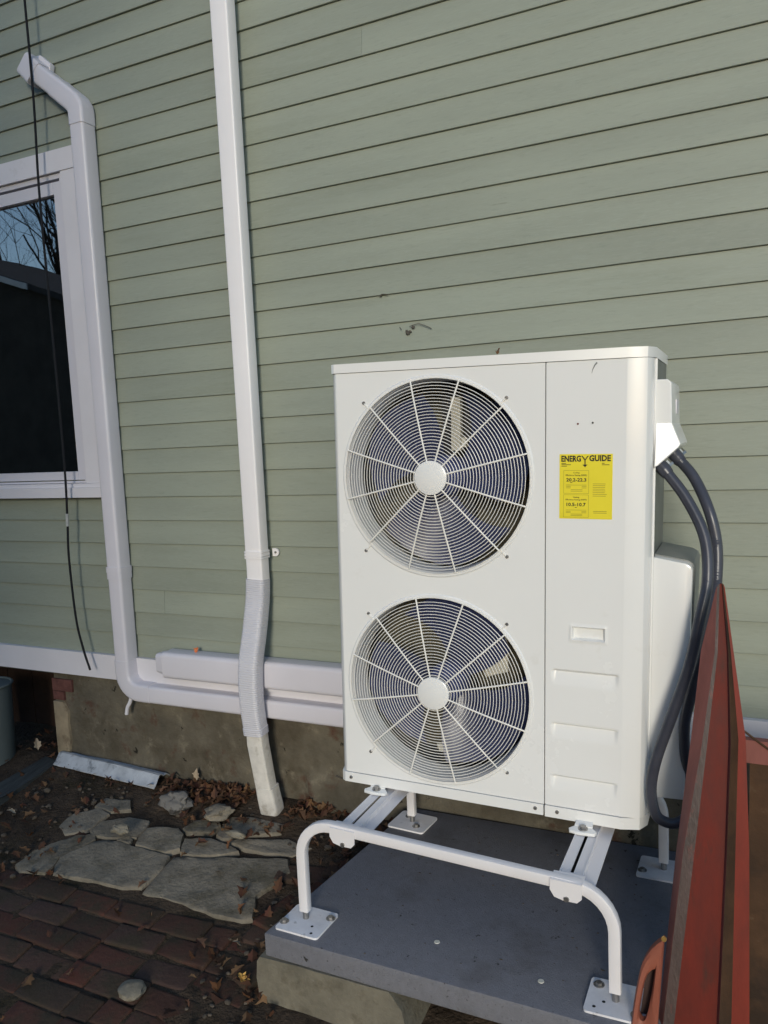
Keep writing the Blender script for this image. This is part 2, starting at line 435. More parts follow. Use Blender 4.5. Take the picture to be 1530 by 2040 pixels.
bm = nb(); box(bm, X0, -1.72, -0.022, 0.017, 0.461, 0.5772); box(bm, -1.719, X1, -0.0225, 0.017, 0.461, 0.5772)
obj('water_table_board', bm, M['trim'], house, bev=0.0015)

# foundation: rough parged front sheet with body behind
bm = nb()
nx, nz = 170, 22
FX0 = -3.215
g = []
for k in range(nz + 1):
    row = []
    z = -0.22 + (0.4605 + 0.22) * k / nz
    for i in range(nx + 1):
        x = FX0 + (X1 - FX0) * i / nx
        y = 0.004 + 0.007 * noise.noise(Vector((x * 2.2, z * 2.2, 4))) + 0.004 * noise.noise(Vector((x * 9, z * 9, 7))) + 0.0015 * noise.noise(Vector((x * 30, z * 30, 2)))
        if x > -1.75:
            lip = 0.135 + 0.022 * noise.noise(Vector((x * 5.0, 0, 0))) + 0.010 * noise.noise(Vector((x * 19, 0, 3)))
            y -= 0.030 * max(0.0, min(1.0, (lip - z) / 0.022))
        row.append(bm.verts.new((x, y, z)))
    g.append(row)
for k in range(nz):
    for i in range(nx): bm.faces.new((g[k][i], g[k][i + 1], g[k + 1][i + 1], g[k + 1][i]))
obj('foundation_face', bm, M['parge'], house, 50)
bm = nb(); box(bm, FX0 + 0.002, X1, 0.03, 0.60, -0.25, 0.44)
obj('foundation_wall', bm, M['parge'], house, 0)
bm = nb()      # pale mortar return at the corner and a patch of old brick above it
zz = [0.0, 0.06, 0.13, 0.2, 0.26, 0.31]
ww = [0.070, 0.075, 0.088, 0.082, 0.09, 0.06]
l = [(FX0 - 0.004, z) for z in zz] ; r_ = [(FX0 + w, z) for z, w in zip(zz, ww)]
prism_y(bm, l + r_[::-1], -0.012, 0.03)
obj('corner_mortar', bm, M['parge_edge'], house, bev=0.004)
bm = nb(); box(bm, FX0 - 0.002, FX0 + 0.13, -0.010, 0.03, 0.365, 0.425)
obj('brick', bm, M['brickred'], house, bev=0.006)
bm = nb(); box(bm, FX0 - 0.003, FX0 + 0.07, -0.008, 0.03, 0.318, 0.362)
obj('brick', bm, M['brickred'], house, bev=0.006)
for path in ([(-1.62, 0.150), (-1.575, 0.140), (-1.54, 0.118), (-1.50, 0.112), (-1.46, 0.122), (-1.44, 0.150)], [(-2.30, 0.40), (-2.25, 0.385), (-2.19, 0.392), (-2.12, 0.375)], [(-1.30, 0.30), (-1.25, 0.26), (-1.22, 0.262), (-1.17, 0.225)]):
    bm = nb(); tube(bm, spline([(x, -0.0035, z) for x, z in path], 5), 0.0035, 5, scales=None); fixn(bm)
    obj('crack', bm, M['web'], house, 60)
# dark open bay left of the foundation
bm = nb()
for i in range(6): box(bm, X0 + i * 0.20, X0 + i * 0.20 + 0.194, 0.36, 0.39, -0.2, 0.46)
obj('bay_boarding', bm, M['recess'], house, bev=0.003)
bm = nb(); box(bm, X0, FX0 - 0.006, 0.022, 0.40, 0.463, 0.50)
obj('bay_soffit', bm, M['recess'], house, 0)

# window
win = bpy.data.objects.new('window', None); C.objects.link(win); win.parent = house
def wpart(name, boxes, mat, bev=0.0025):
    bm = nb()
    for b in boxes: box(bm, *b)
    return obj(name, bm, mat, win, bev=bev)
GX0, GX1, GZ0, GZ1 = -3.70, -2.917, 1.446, 2.690
wpart('head_casing', [(-3.86, -2.752, -0.030, 0.016, 2.776, 2.868)], M['trim'])
wpart('side_casing', [(-2.852, -2.752, -0.026, 0.016, 1.392, 2.7745)], M['trim'])
wpart('side_casing', [(-3.86, -3.76, -0.026, 0.016, 1.392, 2.7745)], M['trim'])
wpart('sill', [(-3.88, -2.748, -0.046, 0.016, 1.326, 1.372), (-3.87, -2.7525, -0.034, 0.016, 1.3725, 1.391)], M['trim'])
wpart('frame', [(-3.759, -2.853, -0.014, 0.03, 2.752, 2.7745), (-2.872, -2.853, -0.014, 0.03, 1.393, 2.7515), (-3.759, -3.740, -0.014, 0.03, 1.393, 2.7515), (-3.739, -2.873, -0.012, 0.03, 1.393, 1.402)], M['vinyl'], 0.002)
wpart('sash', [(-3.739, GX0, -0.008, 0.03, 1.407, 2.742), (GX1, -2.8745, -0.008, 0.03, 1.407, 2.742), (GX0 + 0.0003, GX1 - 0.0003, -0.0085, 0.03, 1.407, GZ0), (GX0 + 0.0003, GX1 - 0.0003, -0.0085, 0.03, GZ1, 2.742)], M['vinyl'], 0.004)
bm = nb(); box(bm, GX0 - 0.004, GX1 + 0.004, 0.012, 0.016, GZ0 - 0.004, GZ1 + 0.004)
obj('pane', bm, M['glass'], win, 0)
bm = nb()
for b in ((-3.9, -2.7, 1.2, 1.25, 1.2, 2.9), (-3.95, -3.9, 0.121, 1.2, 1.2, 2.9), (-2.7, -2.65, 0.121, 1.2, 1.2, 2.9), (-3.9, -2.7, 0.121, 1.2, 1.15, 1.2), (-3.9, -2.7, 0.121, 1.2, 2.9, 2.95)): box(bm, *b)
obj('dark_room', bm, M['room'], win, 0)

# ------------------------------------------------------------------ left line duct (white cover running up the wall)
def arc(c, r, a0, a1, n=8):
    return [(c[0] + r * math.cos(R(a0 + (a1 - a0) * i / n)), c[1] + r * math.sin(R(a0 + (a1 - a0) * i / n))) for i in range(n + 1)]

duct = thing('line_duct', 'narrow white line duct rising beside the window and turning along the base board', 'duct', (-2.68, 0, 0.38))
DP = rrect(0.080, 0.080, 0.014, 4)
YC = -0.0425
def dsweep(name, pts2, s=1.0, mat='vinyl', parent=duct):
    bm = nb(); sweep(bm, [(x, YC, z) for x, z in pts2], [(u * s, v * s) for u, v in DP], ref=(0, 1, 0)); fixn(bm)
    return obj(name, bm, M[mat], parent, 40)
XV = -2.681
dsweep('vertical_cover', [(XV, 2.94), (XV, 0.985)])
dsweep('lower_cover', [(XV, 0.985), (XV, 0.56)], 0.985)
dsweep('coupler', [(XV, 1.010), (XV, 0.986)], 1.11)
dsweep('coupler', [(XV, 0.986), (XV, 0.955)], 1.075)
# bottom elbow and run
ang = 39.0
el = [(XV, 0.575), (XV, 0.515)] + arc((XV + 0.085, 0.515), 0.085, 180, 270, 8)[1:] + [(XV + 0.15, 0.430)]
dsweep('bottom_elbow', el, 1.05)
bm = nb(); sweep(bm, [(XV + 0.14, YC, 0.4285), (-0.75, YC, 0.4345)], [(u, v) for u, v in DP], ref=(0, 1, 0)); fixn(bm)
obj('horizontal_cover', bm, M['vinyl'], duct, 40)
# top elbow, slanting to the left
dx, dz = -math.cos(R(ang)), math.sin(R(ang))
c0 = (XV, 2.965)
ZE = 3.006
el = [(XV, 2.925), (XV, ZE - 0.028), (XV + 0.004 * dx, ZE - 0.011), (XV + 0.022 * dx, ZE - 0.004 + 0.024 * dz), (XV + 0.15 * dx, ZE + 0.15 * dz)]
dsweep('top_elbow', el, 1.065)
dsweep('slanted_cover', [(XV + 0.145 * dx, ZE + 0.145 * dz), (XV + 0.30 * dx, ZE + 0.30 * dz)], 1.0)
bm = nb()
e0 = Vector((XV + 0.27 * dx, YC, ZE + 0.27 * dz)); e1 = Vector((XV + 0.372 * dx, YC + 0.004, ZE + 0.372 * dz))
sweep(bm, [e0, e1], [(u * 1.1, v * 1.05) for u, v in DP], ref=(0, 1, 0), scales=[1.0, (1.0, 0.96)])
for v in bm.verts:
    if v.co.x < -2.9: v.co.x += 0.25 * (v.co.z - 3.24)
fixn(bm)
obj('end_cap', bm, M['vinyl'], duct, 40)
bm = nb()
ft_ = Vector((XV + 0.33 * dx, 0, ZE + 0.33 * dz)); nt_ = Vector((-dz, 0, dx)) * -1.0; dt_ = Vector((dx, 0, dz))
prism_y(bm, [tuple((ft_ + dt_ * a + nt_ * b).xz) for a, b in ((-0.075, 0.030), (-0.060, 0.062), (0.015, 0.064), (0.035, 0.050), (0.040, 0.030))], -0.026, -0.001)
obj('wall_flange', bm, M['trim'], duct, bev=0.003)
bm = nb(); tube(bm, spline([(-2.668, -0.045, 0.40), (-2.676, -0.047, 0.372), (-2.690, -0.052, 0.345), (-2.697, -0.055, 0.312)], 5), 0.0085, 10); fixn(bm)
obj('drain_stub', bm, M['trim'], duct)

# ------------------------------------------------------------------ wide upper duct
d2 = thing('wide_duct', 'wide white line duct with a short end cap along the base of the green wall', 'duct', (-1.9, 0, 0.5))
bm = nb(); sweep(bm, [(-2.42, -0.0535, 0.580), (-0.7, -0.0535, 0.5865)], rrect(0.118, 0.096, 0.020, 5), ref=(0, 1, 0)); fixn(bm)
obj('cover', bm, M['vinyl'], d2, 40)
bm = nb(); sweep(bm, [(-2.47, -0.050, 0.582), (-2.455, -0.050, 0.582), (-2.41, -0.0525, 0.580)], rrect(0.094, 0.072, 0.018, 5), ref=(0, 1, 0), scales=[0.93, 1.0, 1.06]); fixn(bm)
obj('end_neck', bm, M['vinyl'], d2, 40)
bm = nb(); box(bm, -2.44, -0.7, -0.050, -0.0235, 0.4995, 0.5145)
obj('base_strip', bm, M['trim'], d2, bev=0.002)

# ------------------------------------------------------------------ rain downspout
sp = thing('downspout', 'white rain downspout with a corrugated flexible section reaching the ground', 'downspout', (-1.9, -0.09, -0.01))
SP = rrect(0.079, 0.060, 0.007, 3)
bm = nb(); sweep(bm, [(-1.8985, -0.070, 4.1), (-1.898, -0.070, 1.085)], SP, ref=(0, 1, 0)); fixn(bm)
obj('upper_pipe', bm, M['spout'], sp, 40)
bm = nb(); sweep(bm, [(-1.898, -0.070, 1.10), (-1.899, -0.070, 0.955)], [(u * 0.975, v * 0.97) for u, v in SP], ref=(0, 1, 0)); fixn(bm)
obj('sleeve_pipe', bm, M['spout'], sp, 40)
bm = nb()
for z0, z1 in ((1.071, 1.078), (1.081, 1.092), (1.095, 1.102)):
    sweep(bm, [(-1.898, -0.070, z0), (-1.898, -0.070, z1)], [(u * 1.10, v * 1.12) for u, v in SP], ref=(0, 1, 0))
prism_y(bm, [(-1.862, 1.071)] + [(-1.849 + 0.0 + 0.017 * math.cos(R(a)), 1.087 + 0.017 * math.sin(R(a))) for a in range(-80, 81, 20)] + [(-1.862, 1.103)], -0.010, -0.003)
fixn(bm)
st = obj('wall_strap', bm, M['spout'], sp, 40)
bm = nb(); cyl(bm, (-1.846, -0.0105, 1.087), (0, -1, 0), 0.005, 0.003, 10); fixn(bm)
obj('screw', bm, M['bolt'], st)
fl = spline([(-1.901, -0.070, 0.985), (-1.906, -0.074, 0.90), (-1.908, -0.105, 0.775), (-1.913, -0.143, 0.63), (-1.916, -0.146, 0.48), (-1.913, -0.134, 0.345)], 14)
fl = resample(fl, 0.0030)
bm = nb()
sweep(bm, fl, rrect(0.088, 0.068, 0.016, 4), ref=(0, 1, 0), scales=[1.0 + (0.022 if (i % 3) == 0 else -0.011) + (0.045 if i > len(fl) - 12 else 0.0) + 0.03 * math.sin(i / len(fl) * 3.1) for i in range(len(fl))]); fixn(bm)
obj('flexible_hose', bm, M['flex'], sp, 30)
bm = nb()
sweep(bm, [(-1.912, -0.130, 0.37), (-1.914, -0.125, 0.30), (-1.900, -0.105, 0.10), (-1.894, -0.098, 0.055)], SP, ref=(0, 1, 0), scales=[0.93, 0.97, 0.94, 0.94]); fixn(bm)
obj('lower_pipe', bm, M['spout_old'], sp, 40)
bm = nb()
rg = sweep(bm, [(-1.898, -0.102, 0.105), (-1.894, -0.098, 0.06), (-1.889, -0.094, 0.02), (-1.886, -0.090, -0.018)], rrect(0.086, 0.070, 0.014, 4), ref=(0, 1, 0), scales=[0.97, 1.0, 1.02, 1.0])
for k, v in enumerate(rg[-1]): v.co.z += 0.016 * noise.noise(Vector((k * 0.9, 0, 2)))
fixn(bm)
obj('bottom_collar', bm, M['spout_old'], sp, 40)

# ------------------------------------------------------------------ hanging cable
bm = nb()
cp = spline([(-2.9055, -0.0950, 4.3579), (-2.8973, -0.0950, 3.4646), (-2.8973, -0.0950, 3.0562), (-2.9126, -0.0950, 2.6826), (-2.9106, -0.0950, 2.2528), (-2.9075, -0.0950, 1.8567), (-2.9085, -0.0950, 1.4524), (-2.9208, -0.0950, 1.2166), (-2.9320, -0.0950, 1.0522), (-2.9239, -0.0929, 0.7674), (-2.8973, -0.0909, 0.6214), (-2.8657, -0.0899, 0.5193)], 8)
tube(bm, cp, 0.0052, 8); fixn(bm)
cab = obj('hanging_cable', bm, M['cable'], None, 60, loc=(-2.8657, -0.0899, 0.5193))
tag(cab, 'thin black cable dangling loose down the left side past the window', 'cable')
bm = nb(); tube(bm, [(-2.9188, -0.0955, 1.2564), (-2.9223, -0.0955, 1.1982)], 0.0066, 8); fixn(bm)
obj('splice', bm, M['splice'], cab)
bpy.data.objects['splice'].data.transform(Matrix.Translation((2.8657, 0.0899, -0.5193)))

# ------------------------------------------------------------------ heat pump (built in its own frame, then set slightly out of level)
ux = Vector((0.99932, 0.02732, -0.02458)).normalized()
uz = Vector((0.02457, 0.0007, 0.9997)); uz = (uz - ux * uz.dot(ux)).normalized()
uy = uz.cross(ux)
UO = Vector((-1.2621, -0.5667, 0.4269))
UM = Matrix(((ux.x, uy.x, uz.x, UO.x), (ux.y, uy.y, uz.y, UO.y), (ux.z, uy.z, uz.z, UO.z), (0, 0, 0, 1)))
hp = thing('heat_pump', 'tall white outdoor heat pump with two round fan grilles and a yellow label', 'heat pump', matrix=UM, local=True)
FANS = [(0.333, 0.994, 0.0), (0.332, 0.337, 0.0)]
FR = 0.291

def cell(bm, cx, cz, x0, x1, z0, z1, r, n=64, lip=True):
    """front panel cell with a round, rolled-in hole"""
    outer, angs = [], []
    corners = [math.atan2(z - cz, x - cx) for x, z in ((x1, z1), (x0, z1), (x0, z0), (x1, z0))]
    A = sorted(set([round(2 * math.pi * i / n - math.pi, 6) for i in range(n)] + [round(a, 6) for a in corners]))
    def hit(a):
        c, s = math.cos(a), math.sin(a)
        t = min([((x1 if c > 0 else x0) - cx) / c if abs(c) > 1e-9 else 1e9, ((z1 if s > 0 else z0) - cz) / s if abs(s) > 1e-9 else 1e9])
        return (cx + c * t, cz + s * t)
    levels = [(None, 0.0), (r + 0.0150, 0.0), (r + 0.0125, 0.0), (r + 0.008, -0.0035), (r + 0.002, -0.0035), (r - 0.002, 0.003), (r - 0.004, 0.02), (r - 0.004, 0.11), (r + 0.01, 0.115)]
    rings = []
    for rad, y in levels:
        ring = []
        for a in A:
            if rad is None: x, z = hit(a)
            else: x, z = cx + rad * math.cos(a), cz + rad * math.sin(a)
            ring.append(bm.verts.new((x, y, z)))
        rings.append(ring)
    k = len(A)
    for r0, r1 in zip(rings, rings[1:]):
        for i in range(k): bm.faces.new((r0[i], r0[(i + 1) % k], r1[(i + 1) % k], r1[i]))
bm = nb()
XL, XS = 0.014, 0.6655
cell(bm, FANS[0][0], FANS[0][1], XL, XS, 0.668, 1.312, FR)
cell(bm, FANS[1][0], FANS[1][1], XL, XS, 0.028, 0.668, FR)
bmesh.ops.remove_doubles(bm, verts=bm.verts[:], dist=0.0002)
fixn(bm)
obj('fan_panel', bm, M['unit'], hp, 30)
bm = nb()
# folded left edge and right return of the fan panel
for (xa, ya), (xb, yb) in zip([(XL, 0.0), (0.009, 0.0022), (-0.006, 0.020), (-0.010, 0.032), (-0.010, 0.36)], [(0.009, 0.0022), (-0.006, 0.020), (-0.010, 0.032), (-0.010, 0.36), (0.0, 0.36)]):
    q4 = [bm.verts.new(p) for p in ((xa, ya, 0.028), (xa, ya, 1.312), (xb, yb, 1.312), (xb, yb, 0.028))]
    bm.faces.new(q4)
q4 = [bm.verts.new(p) for p in ((XS, 0, 0.028), (XS, 0, 1.312), (XS, 0.02, 1.312), (XS, 0.02, 0.028))]; bm.faces.new(q4)
bmesh.ops.remove_doubles(bm, verts=bm.verts[:], dist=0.0002)
fixn(bm)
obj('panel_return', bm, M['unit'], hp, 40)

# service panel: embossed front with handle pocket and three louvre-like ribs, rounded right corner
bm = nb()
PX0, PX1, PZ0, PZ1 = 0.6685, 0.884, 0.028, 1.312
def relief(x, z):
    y = 0.0
    def rb_(a, b, c, d, s):   # soft box
        fx = max(0, min(1, (x - a) / s, (b - x) / s)); fz = max(0, min(1, (z - c) / s, (d - z) / s))
        return min(fx, fz)
    f1 = rb_(0.736, 0.842, 0.527, 0.579, 0.004)
    f2 = rb_(0.744, 0.834, 0.534, 0.572, 0.004)
    y += -0.0022 * f1 + 0.016 * f2
    for zt in (0.439, 0.279, 0.120):
        if 0.684 < x < 0.876 and zt - 0.048 < z < zt + 0.004:
            ex = max(0.0, min(1.0, (x - 0.684) / 0.012, (0.876 - x) / 0.012))
            ex = ex * ex * (3 - 2 * ex)
            t = (zt - z) / 0.045
            up = max(0.0, min(1.0, (zt + 0.003 - z) / 0.005))
            y += 0.0085 * ex * up * (1 - max(0.0, min(1.0, t))) ** 1.3
    return y
nxp, nzp = 54, 330
g = [[bm.verts.new((PX0 + (PX1 - PX0) * i / nxp, relief(PX0 + (PX1 - PX0) * i / nxp, PZ0 + (PZ1 - PZ0) * k / nzp), PZ0 + (PZ1 - PZ0) * k / nzp)) for i in range(nxp + 1)] for k in range(nzp + 1)]
for k in range(nzp):
    for i in range(nxp): bm.faces.new((g[k][i], g[k][i + 1], g[k + 1][i + 1], g[k + 1][i]))
side = [(PX1, 0.0), (0.888, 0.0003), (0.893, 0.0010), (0.928, 0.0058), (0.936, 0.0095), (0.943, 0.020), (0.948, 0.036), (0.950, 0.05), (0.950, 0.062)]
for (xa, ya), (xb, yb) in zip(side, side[1:]):
    bm.faces.new([bm.verts.new(p) for p in ((xa, ya, PZ0), (xb, yb, PZ0), (xb, yb, PZ1), (xa, ya, PZ1))])
bm.faces.new([bm.verts.new(p) for p in ((PX0, 0.02, PZ0), (PX0, 0, PZ0), (PX0, 0, PZ1), (PX0, 0.02, PZ1))])
bmesh.ops.remove_doubles(bm, verts=bm.verts[:], dist=0.0002)
obj('service_panel', bm, M['unit'], hp, 30)
bm = nb(); box(bm, 0.663, 0.671, 0.012, 0.016, 0.028, 1.312)
obj('panel_seam', bm, M['hole'], hp, 0)
bm = nb(); box(bm, 0.740, 0.838, 0.020, 0.022, 0.530, 0.576)
obj('handle_backing', bm, M['unit'], hp, 0)

def outline(d, y1=0.36):
    return [(0.010 - d * 0.4, -d), (0.886, -d), (0.934 + d * 0.5, 0.016 - d), (0.950 + d, 0.05), (0.952 + d, y1), (-0.011 - d, y1), (-0.011 - d, 0.04), (0.0 - d, 0.006 - d * 0.4)]
bm = nb(); hexa(bm, outline(0.0035, 0.364), 1.3135, 1.341)
obj('top_lid', bm, M['unit'], hp, 30, bev=0.004)
bm = nb()
o = outline(0.004, 0.365)
hexa(bm, [o[0], (0.664, o[0][1]), (0.664, 0.365), o[5], o[6], o[7]], -0.006, 0.0265)
hexa(bm, [(0.669, o[1][1]), o[1], o[2], o[3], o[4], (0.669, 0.365)], -0.008, 0.0265)
obj('base_lip', bm, M['unit'], hp, 30, bev=0.0015)
bm = nb(); box(bm, 0.0, 0.94, 0.345, 0.352, 0.03, 1.312)
obj('heat_exchanger', bm, M['coil'], hp, 0)
bm = nb(); box(bm, 0.0, 0.66, 0.30, 0.306, 0.03, 1.312)
obj('coil_fins', bm, M['coil'], hp, 0)
bm = nb(); box(bm, 0.648, 0.654, 0.03, 0.30, 0.03, 1.312); box(bm, 0.0, 0.648, 0.118, 0.30, 0.662, 0.668); box(bm, -0.006, 0.0, 0.03, 0.30, 0.03, 1.312); box(bm, 0.0, 0.65, 0.06, 0.30, 0.02, 0.03); box(bm, 0.0, 0.65, 0.06, 0.30, 1.305, 1.312)
obj('inner_partition', bm, M['inside'], hp, 0)
bm = nb()
box(bm, 0.9502, 0.9528, 0.066, 0.36, 0.62, 1.312)
obj('grey_side_guard', bm, M['coilgrey'], hp, 30)
bm = nb(); box(bm, 0.9500, 0.9524, 0.066, 0.36, 0.028, 0.6195); box(bm, 0.9502, 0.9555, 0.060, 0.0665, 0.028, 1.312)
obj('side_panel', bm, M['unit'], hp, 30)

# fan guards, fans and what shows behind them
guard_rot = [13.5, 12.0]
for f, (cx, cz, _) in enumerate(FANS):
    dome = lambda r: -(0.006 + 0.021 * (1 - (r / FR) ** 2))
    bm = nb()
    for k in range(25):
        r = 0.056 + (FR - 0.012 - 0.056) * k / 24.0
        y = dome(r)
        sweep(bm, [(cx + r * math.cos(2 * math.pi * i / 64), y, cz + r * math.sin(2 * math.pi * i / 64)) for i in range(64)], circ(0.00125, 5), ref=(0, 1, 0), closed=True)
    sweep(bm, [(cx + (FR + 0.001) * math.cos(2 * math.pi * i / 72), -0.004, cz + (FR + 0.001) * math.sin(2 * math.pi * i / 72)) for i in range(72)], circ(0.0022, 6), ref=(0, 1, 0), closed=True)
    gd = obj('fan_guard', (fixn(bm), bm)[1], M['wire'], hp, 60)
    for k in range(12):
        a = R(guard_rot[f] + 30.0 * k)
        pts = []
        for i in range(9):
            r = 0.046 + (FR + 0.002 - 0.046) * i / 8.0
            pts.append((cx + r * math.cos(a), dome(r) - 0.0028, cz + r * math.sin(a)))
        bm = nb(); tube(bm, pts, 0.0026, 6, ref=(0, 1, 0)); fixn(bm)
        obj('spoke', bm, M['wire'], gd, 60)
    bm = nb()
    sweep(bm, [(cx, -0.022, cz), (cx, -0.0335, cz), (cx, -0.0350, cz)], circ(0.0505, 40), ref=(1, 0, 0), scales=[1, 1, 0.94]); fixn(bm)
    obj('hub_cap', bm, M['unit'], gd, 40)
    for sx, sz in ((-0.226, 0.226), (0.222, 0.226), (-0.230, -0.230), (0.222, -0.230)):
        bm = nb()
        cyl(bm, (cx + sx, 0.0, cz + sz), (0, -1, 0), 0.0058, 0.004, 12, 0.004); fixn(bm)
        obj('screw', bm, M['bolt'], gd, 40)
        bm = nb(); k = 0.912; tube(bm, [(cx + sx, -0.002, cz + sz), (cx + sx * k, -0.003, cz + sz * k)], 0.0022, 6, ref=(0, 1, 0)); fixn(bm)
        obj('fixing_wire', bm, M['wire'], gd, 40)
    # fan
    bm = nb(); sweep(bm, [(cx, 0.055, cz), (cx, 0.070, cz), (cx, 0.15, cz)], circ(0.062, 28), ref=(1, 0, 0), scales=[0.8, 1, 1]); fixn(bm)
    fan = obj('fan', bm, M['blade'], hp, 40)
    for k in range(3):
        bm = nb()
        a0 = (R(-121) if f == 0 else R(-72)) + k * 2 * math.pi / 3
        gridv = []
        NR, NA = 12, 14
        for i in range(NR + 1):
            r = 0.05 + (0.268 - 0.05) * i / NR
            rowv = []
            for j in range(NA + 1):
                t = j / NA
                spread = R(76 + 22 * (i / NR))
                a = a0 + spread * (t - 0.35) + R(18) * (i / NR) ** 1.5
                y = 0.140 - 0.080 * (1 - t) * (0.45 + 0.55 * i / NR) + 0.008 * math.sin(t * math.pi)
                rr = r * (1 - 0.05 * math.cos(t * math.pi * 2) * (i / NR))
                rowv.append(bm.verts.new((cx + rr * math.cos(a), y, cz + rr * math.sin(a))))
            gridv.append(rowv)
        for i in range(NR):
            for j in range(NA): bm.faces.new((gridv[i][j], gridv[i][j + 1], gridv[i + 1][j + 1], gridv[i + 1][j]))
        bmesh.ops.solidify(bm, geom=bm.faces[:], thickness=0.003)
        fixn(bm)
        obj('fan_blade', bm, M['blade'], fan, 60)
    # dark motor bracket and cream pieces between the blades
    bm = nb()
    box(bm, cx - 0.045, cx - 0.010, 0.205, 0.235, cz - 0.29, cz + 0.29)
    box(bm, cx + 0.030, cx + 0.060, 0.205, 0.235, cz - 0.29, cz + 0.29)
    obj('motor_bracket', bm, M['inside'], hp, 0)
    bm = nb(); cyl(bm, (cx, 0.14, cz), (0, 1, 0), 0.055, 0.09, 24); fixn(bm)
    obj('fan_motor', bm, M['inside'], hp)
    bm = nb()
    if f == 0:
        box(bm, cx + 0.006, cx + 0.036, 0.142, 0.165, cz + 0.075, cz + 0.240); box(bm, cx + 0.016, cx + 0.04, 0.16, 0.19, cz + 0.275, cz + 0.29); box(bm, cx + 0.02, cx + 0.05, 0.155, 0.175, cz + 0.085, cz + 0.115)
    else:
        prism_y(bm, [(cx + 0.0, cz - 0.10), (cx + 0.02, cz - 0.10), (cx + 0.035, cz - 0.22), (cx + 0.01, cz - 0.22)], 0.16, 0.175)
        prism_y(bm, [(cx - 0.06, cz - 0.235), (cx + 0.07, cz - 0.225), (cx + 0.075, cz - 0.262), (cx - 0.05, cz - 0.262)], 0.15, 0.165)
    obj('cream_piece', bm, M['cream'], hp, bev=0.002)
    bm = nb()
    if f == 0: prism_y(bm, [(cx + 0.115, cz - 0.005), (cx + 0.165, cz - 0.012), (cx + 0.185, cz - 0.065), (cx + 0.150, cz - 0.085), (cx + 0.105, cz - 0.040)], 0.150, 0.165)
    else: prism_y(bm, [(cx + 0.150, cz + 0.140), (cx + 0.180, cz + 0.150), (cx + 0.185, cz + 0.035), (cx + 0.110, cz + 0.010), (cx + 0.105, cz + 0.050), (cx + 0.150, cz + 0.080)], 0.150, 0.165)
    obj('cream_piece', bm, M['cream'], hp, bev=0.002)

# base screws and indicator lights
for x, z in ((0.030, 0.010), (0.640, 0.012), (0.705, 0.011)):
    bm = nb(); cyl(bm, (x, -0.004, z), (0, -1, 0), 0.0062, 0.004, 12, 0.0045); fixn(bm)
    obj('screw', bm, M['bolt'], hp, 40)
for x, z, mm in ((0.756, 1.142, 'led'), (0.796, 1.144, 'hole')):
    bm = nb(); cyl(bm, (x, 0.001, z), (0, -1, 0), 0.0028, 0.0022, 10); fixn(bm)
    obj('indicator_light', bm, M[mm], hp, 40)

bm = nb()
sweep(bm, [(0.806, -0.0006, 1.305), (0.800, -0.0008, 1.298), (0.795, -0.0008, 1.288), (0.792, -0.0006, 1.277)], circ(0.0022, 6), ref=(0, 1, 0), scales=[(1, 0.4), (0.8, 0.4), (0.5, 0.4), (0.2, 0.3)]); fixn(bm)
obj('scuff', bm, M['unit_dk'], hp, 60)
# yellow energy label with its print
LX0, LX1, LZ0, LZ1 = 0.7065, 0.8505, 0.880, 1.0595
bm = nb(); box(bm, LX0, LX1, -0.0012, 0.0006, LZ0, LZ1)
lab = obj('energy_label', bm, M['yellow'], hp, 0)
def text(s, cx, cz, h, wfit=None, mat='ink', bold=0.0, left=False):
    cu_ = bpy.data.curves.new('print', 'FONT')
    cu_.body = s; cu_.size = 1.0; cu_.offset = bold; cu_.resolution_u = 2
    cu_.align_x = 'LEFT' if left else 'CENTER'
    tmp = bpy.data.objects.new('print', cu_)
    C.objects.link(tmp)
    dg = bpy.context.evaluated_depsgraph_get()
    me = bpy.data.meshes.new_from_object(tmp.evaluated_get(dg))
    bpy.data.objects.remove(tmp); bpy.data.curves.remove(cu_)
    xsv = [v.co.x for v in me.vertices]; ysv = [v.co.y for v in me.vertices]
    w0, h0 = max(xsv) - min(xsv), max(ysv) - min(ysv)
    sy = h / 0.70
    sx = (wfit / w0) if wfit else sy
    mx_, mn = (max(xsv) + min(xsv)) / 2, min(xsv)
    for v in me.vertices:
        x = (v.co.x - (mn if left else mx_)) * sx + cx; z = v.co.y * sy + cz
        v.co = (x, -0.0017, z)
    me.materials.clear(); me.materials.append(M[mat])
    ob = bpy.data.objects.new('print', me); C.objects.link(ob); ob.parent = lab
    return ob
LC = (LX0 + LX1) / 2
text('ENERG', 0.7385, 1.0393, 0.0155, 0.054, bold=0.04)
text('GUIDE', 0.8165, 1.0403, 0.0155, 0.058, bold=0.04)
bm = nb()     # the long-tailed Y that ends in an arrow
def flat(bm, pts):
    bm.faces.new([bm.verts.new((x, -0.0018, z)) for x, z in pts])
yx = 0.7765
flat(bm, [(yx - 0.0105, 1.0545), (yx - 0.0068, 1.0545), (yx + 0.0015, 1.0435), (yx - 0.0015, 1.0425)])
flat(bm, [(yx + 0.0105, 1.0545), (yx + 0.0015, 1.0425), (yx - 0.0015, 1.0435), (yx + 0.0068, 1.0545)])
flat(bm, [(yx - 0.0015, 1.044), (yx + 0.0015, 1.044), (yx + 0.0015, 1.030), (yx - 0.0015, 1.030)])
flat(bm, [(yx - 0.0068, 1.0305), (yx + 0.0068, 1.0305), (yx, 1.0230)])
bmesh.ops.recalc_face_normals(bm, faces=bm.faces[:])
obj('print', bm, M['ink'], lab, 0)
bcx = 0.7530
text('Cooling', bcx, 1.0065, 0.0038, None, bold=0.01)
text('Efficiency Rating (SEER)', bcx, 0.9995, 0.0038, 0.058, bold=0.015)
text('20.2-22.3', bcx, 0.9840, 0.0090, 0.055, bold=0.03)
text('Heating', bcx, 0.9385, 0.0038, None, bold=0.02)
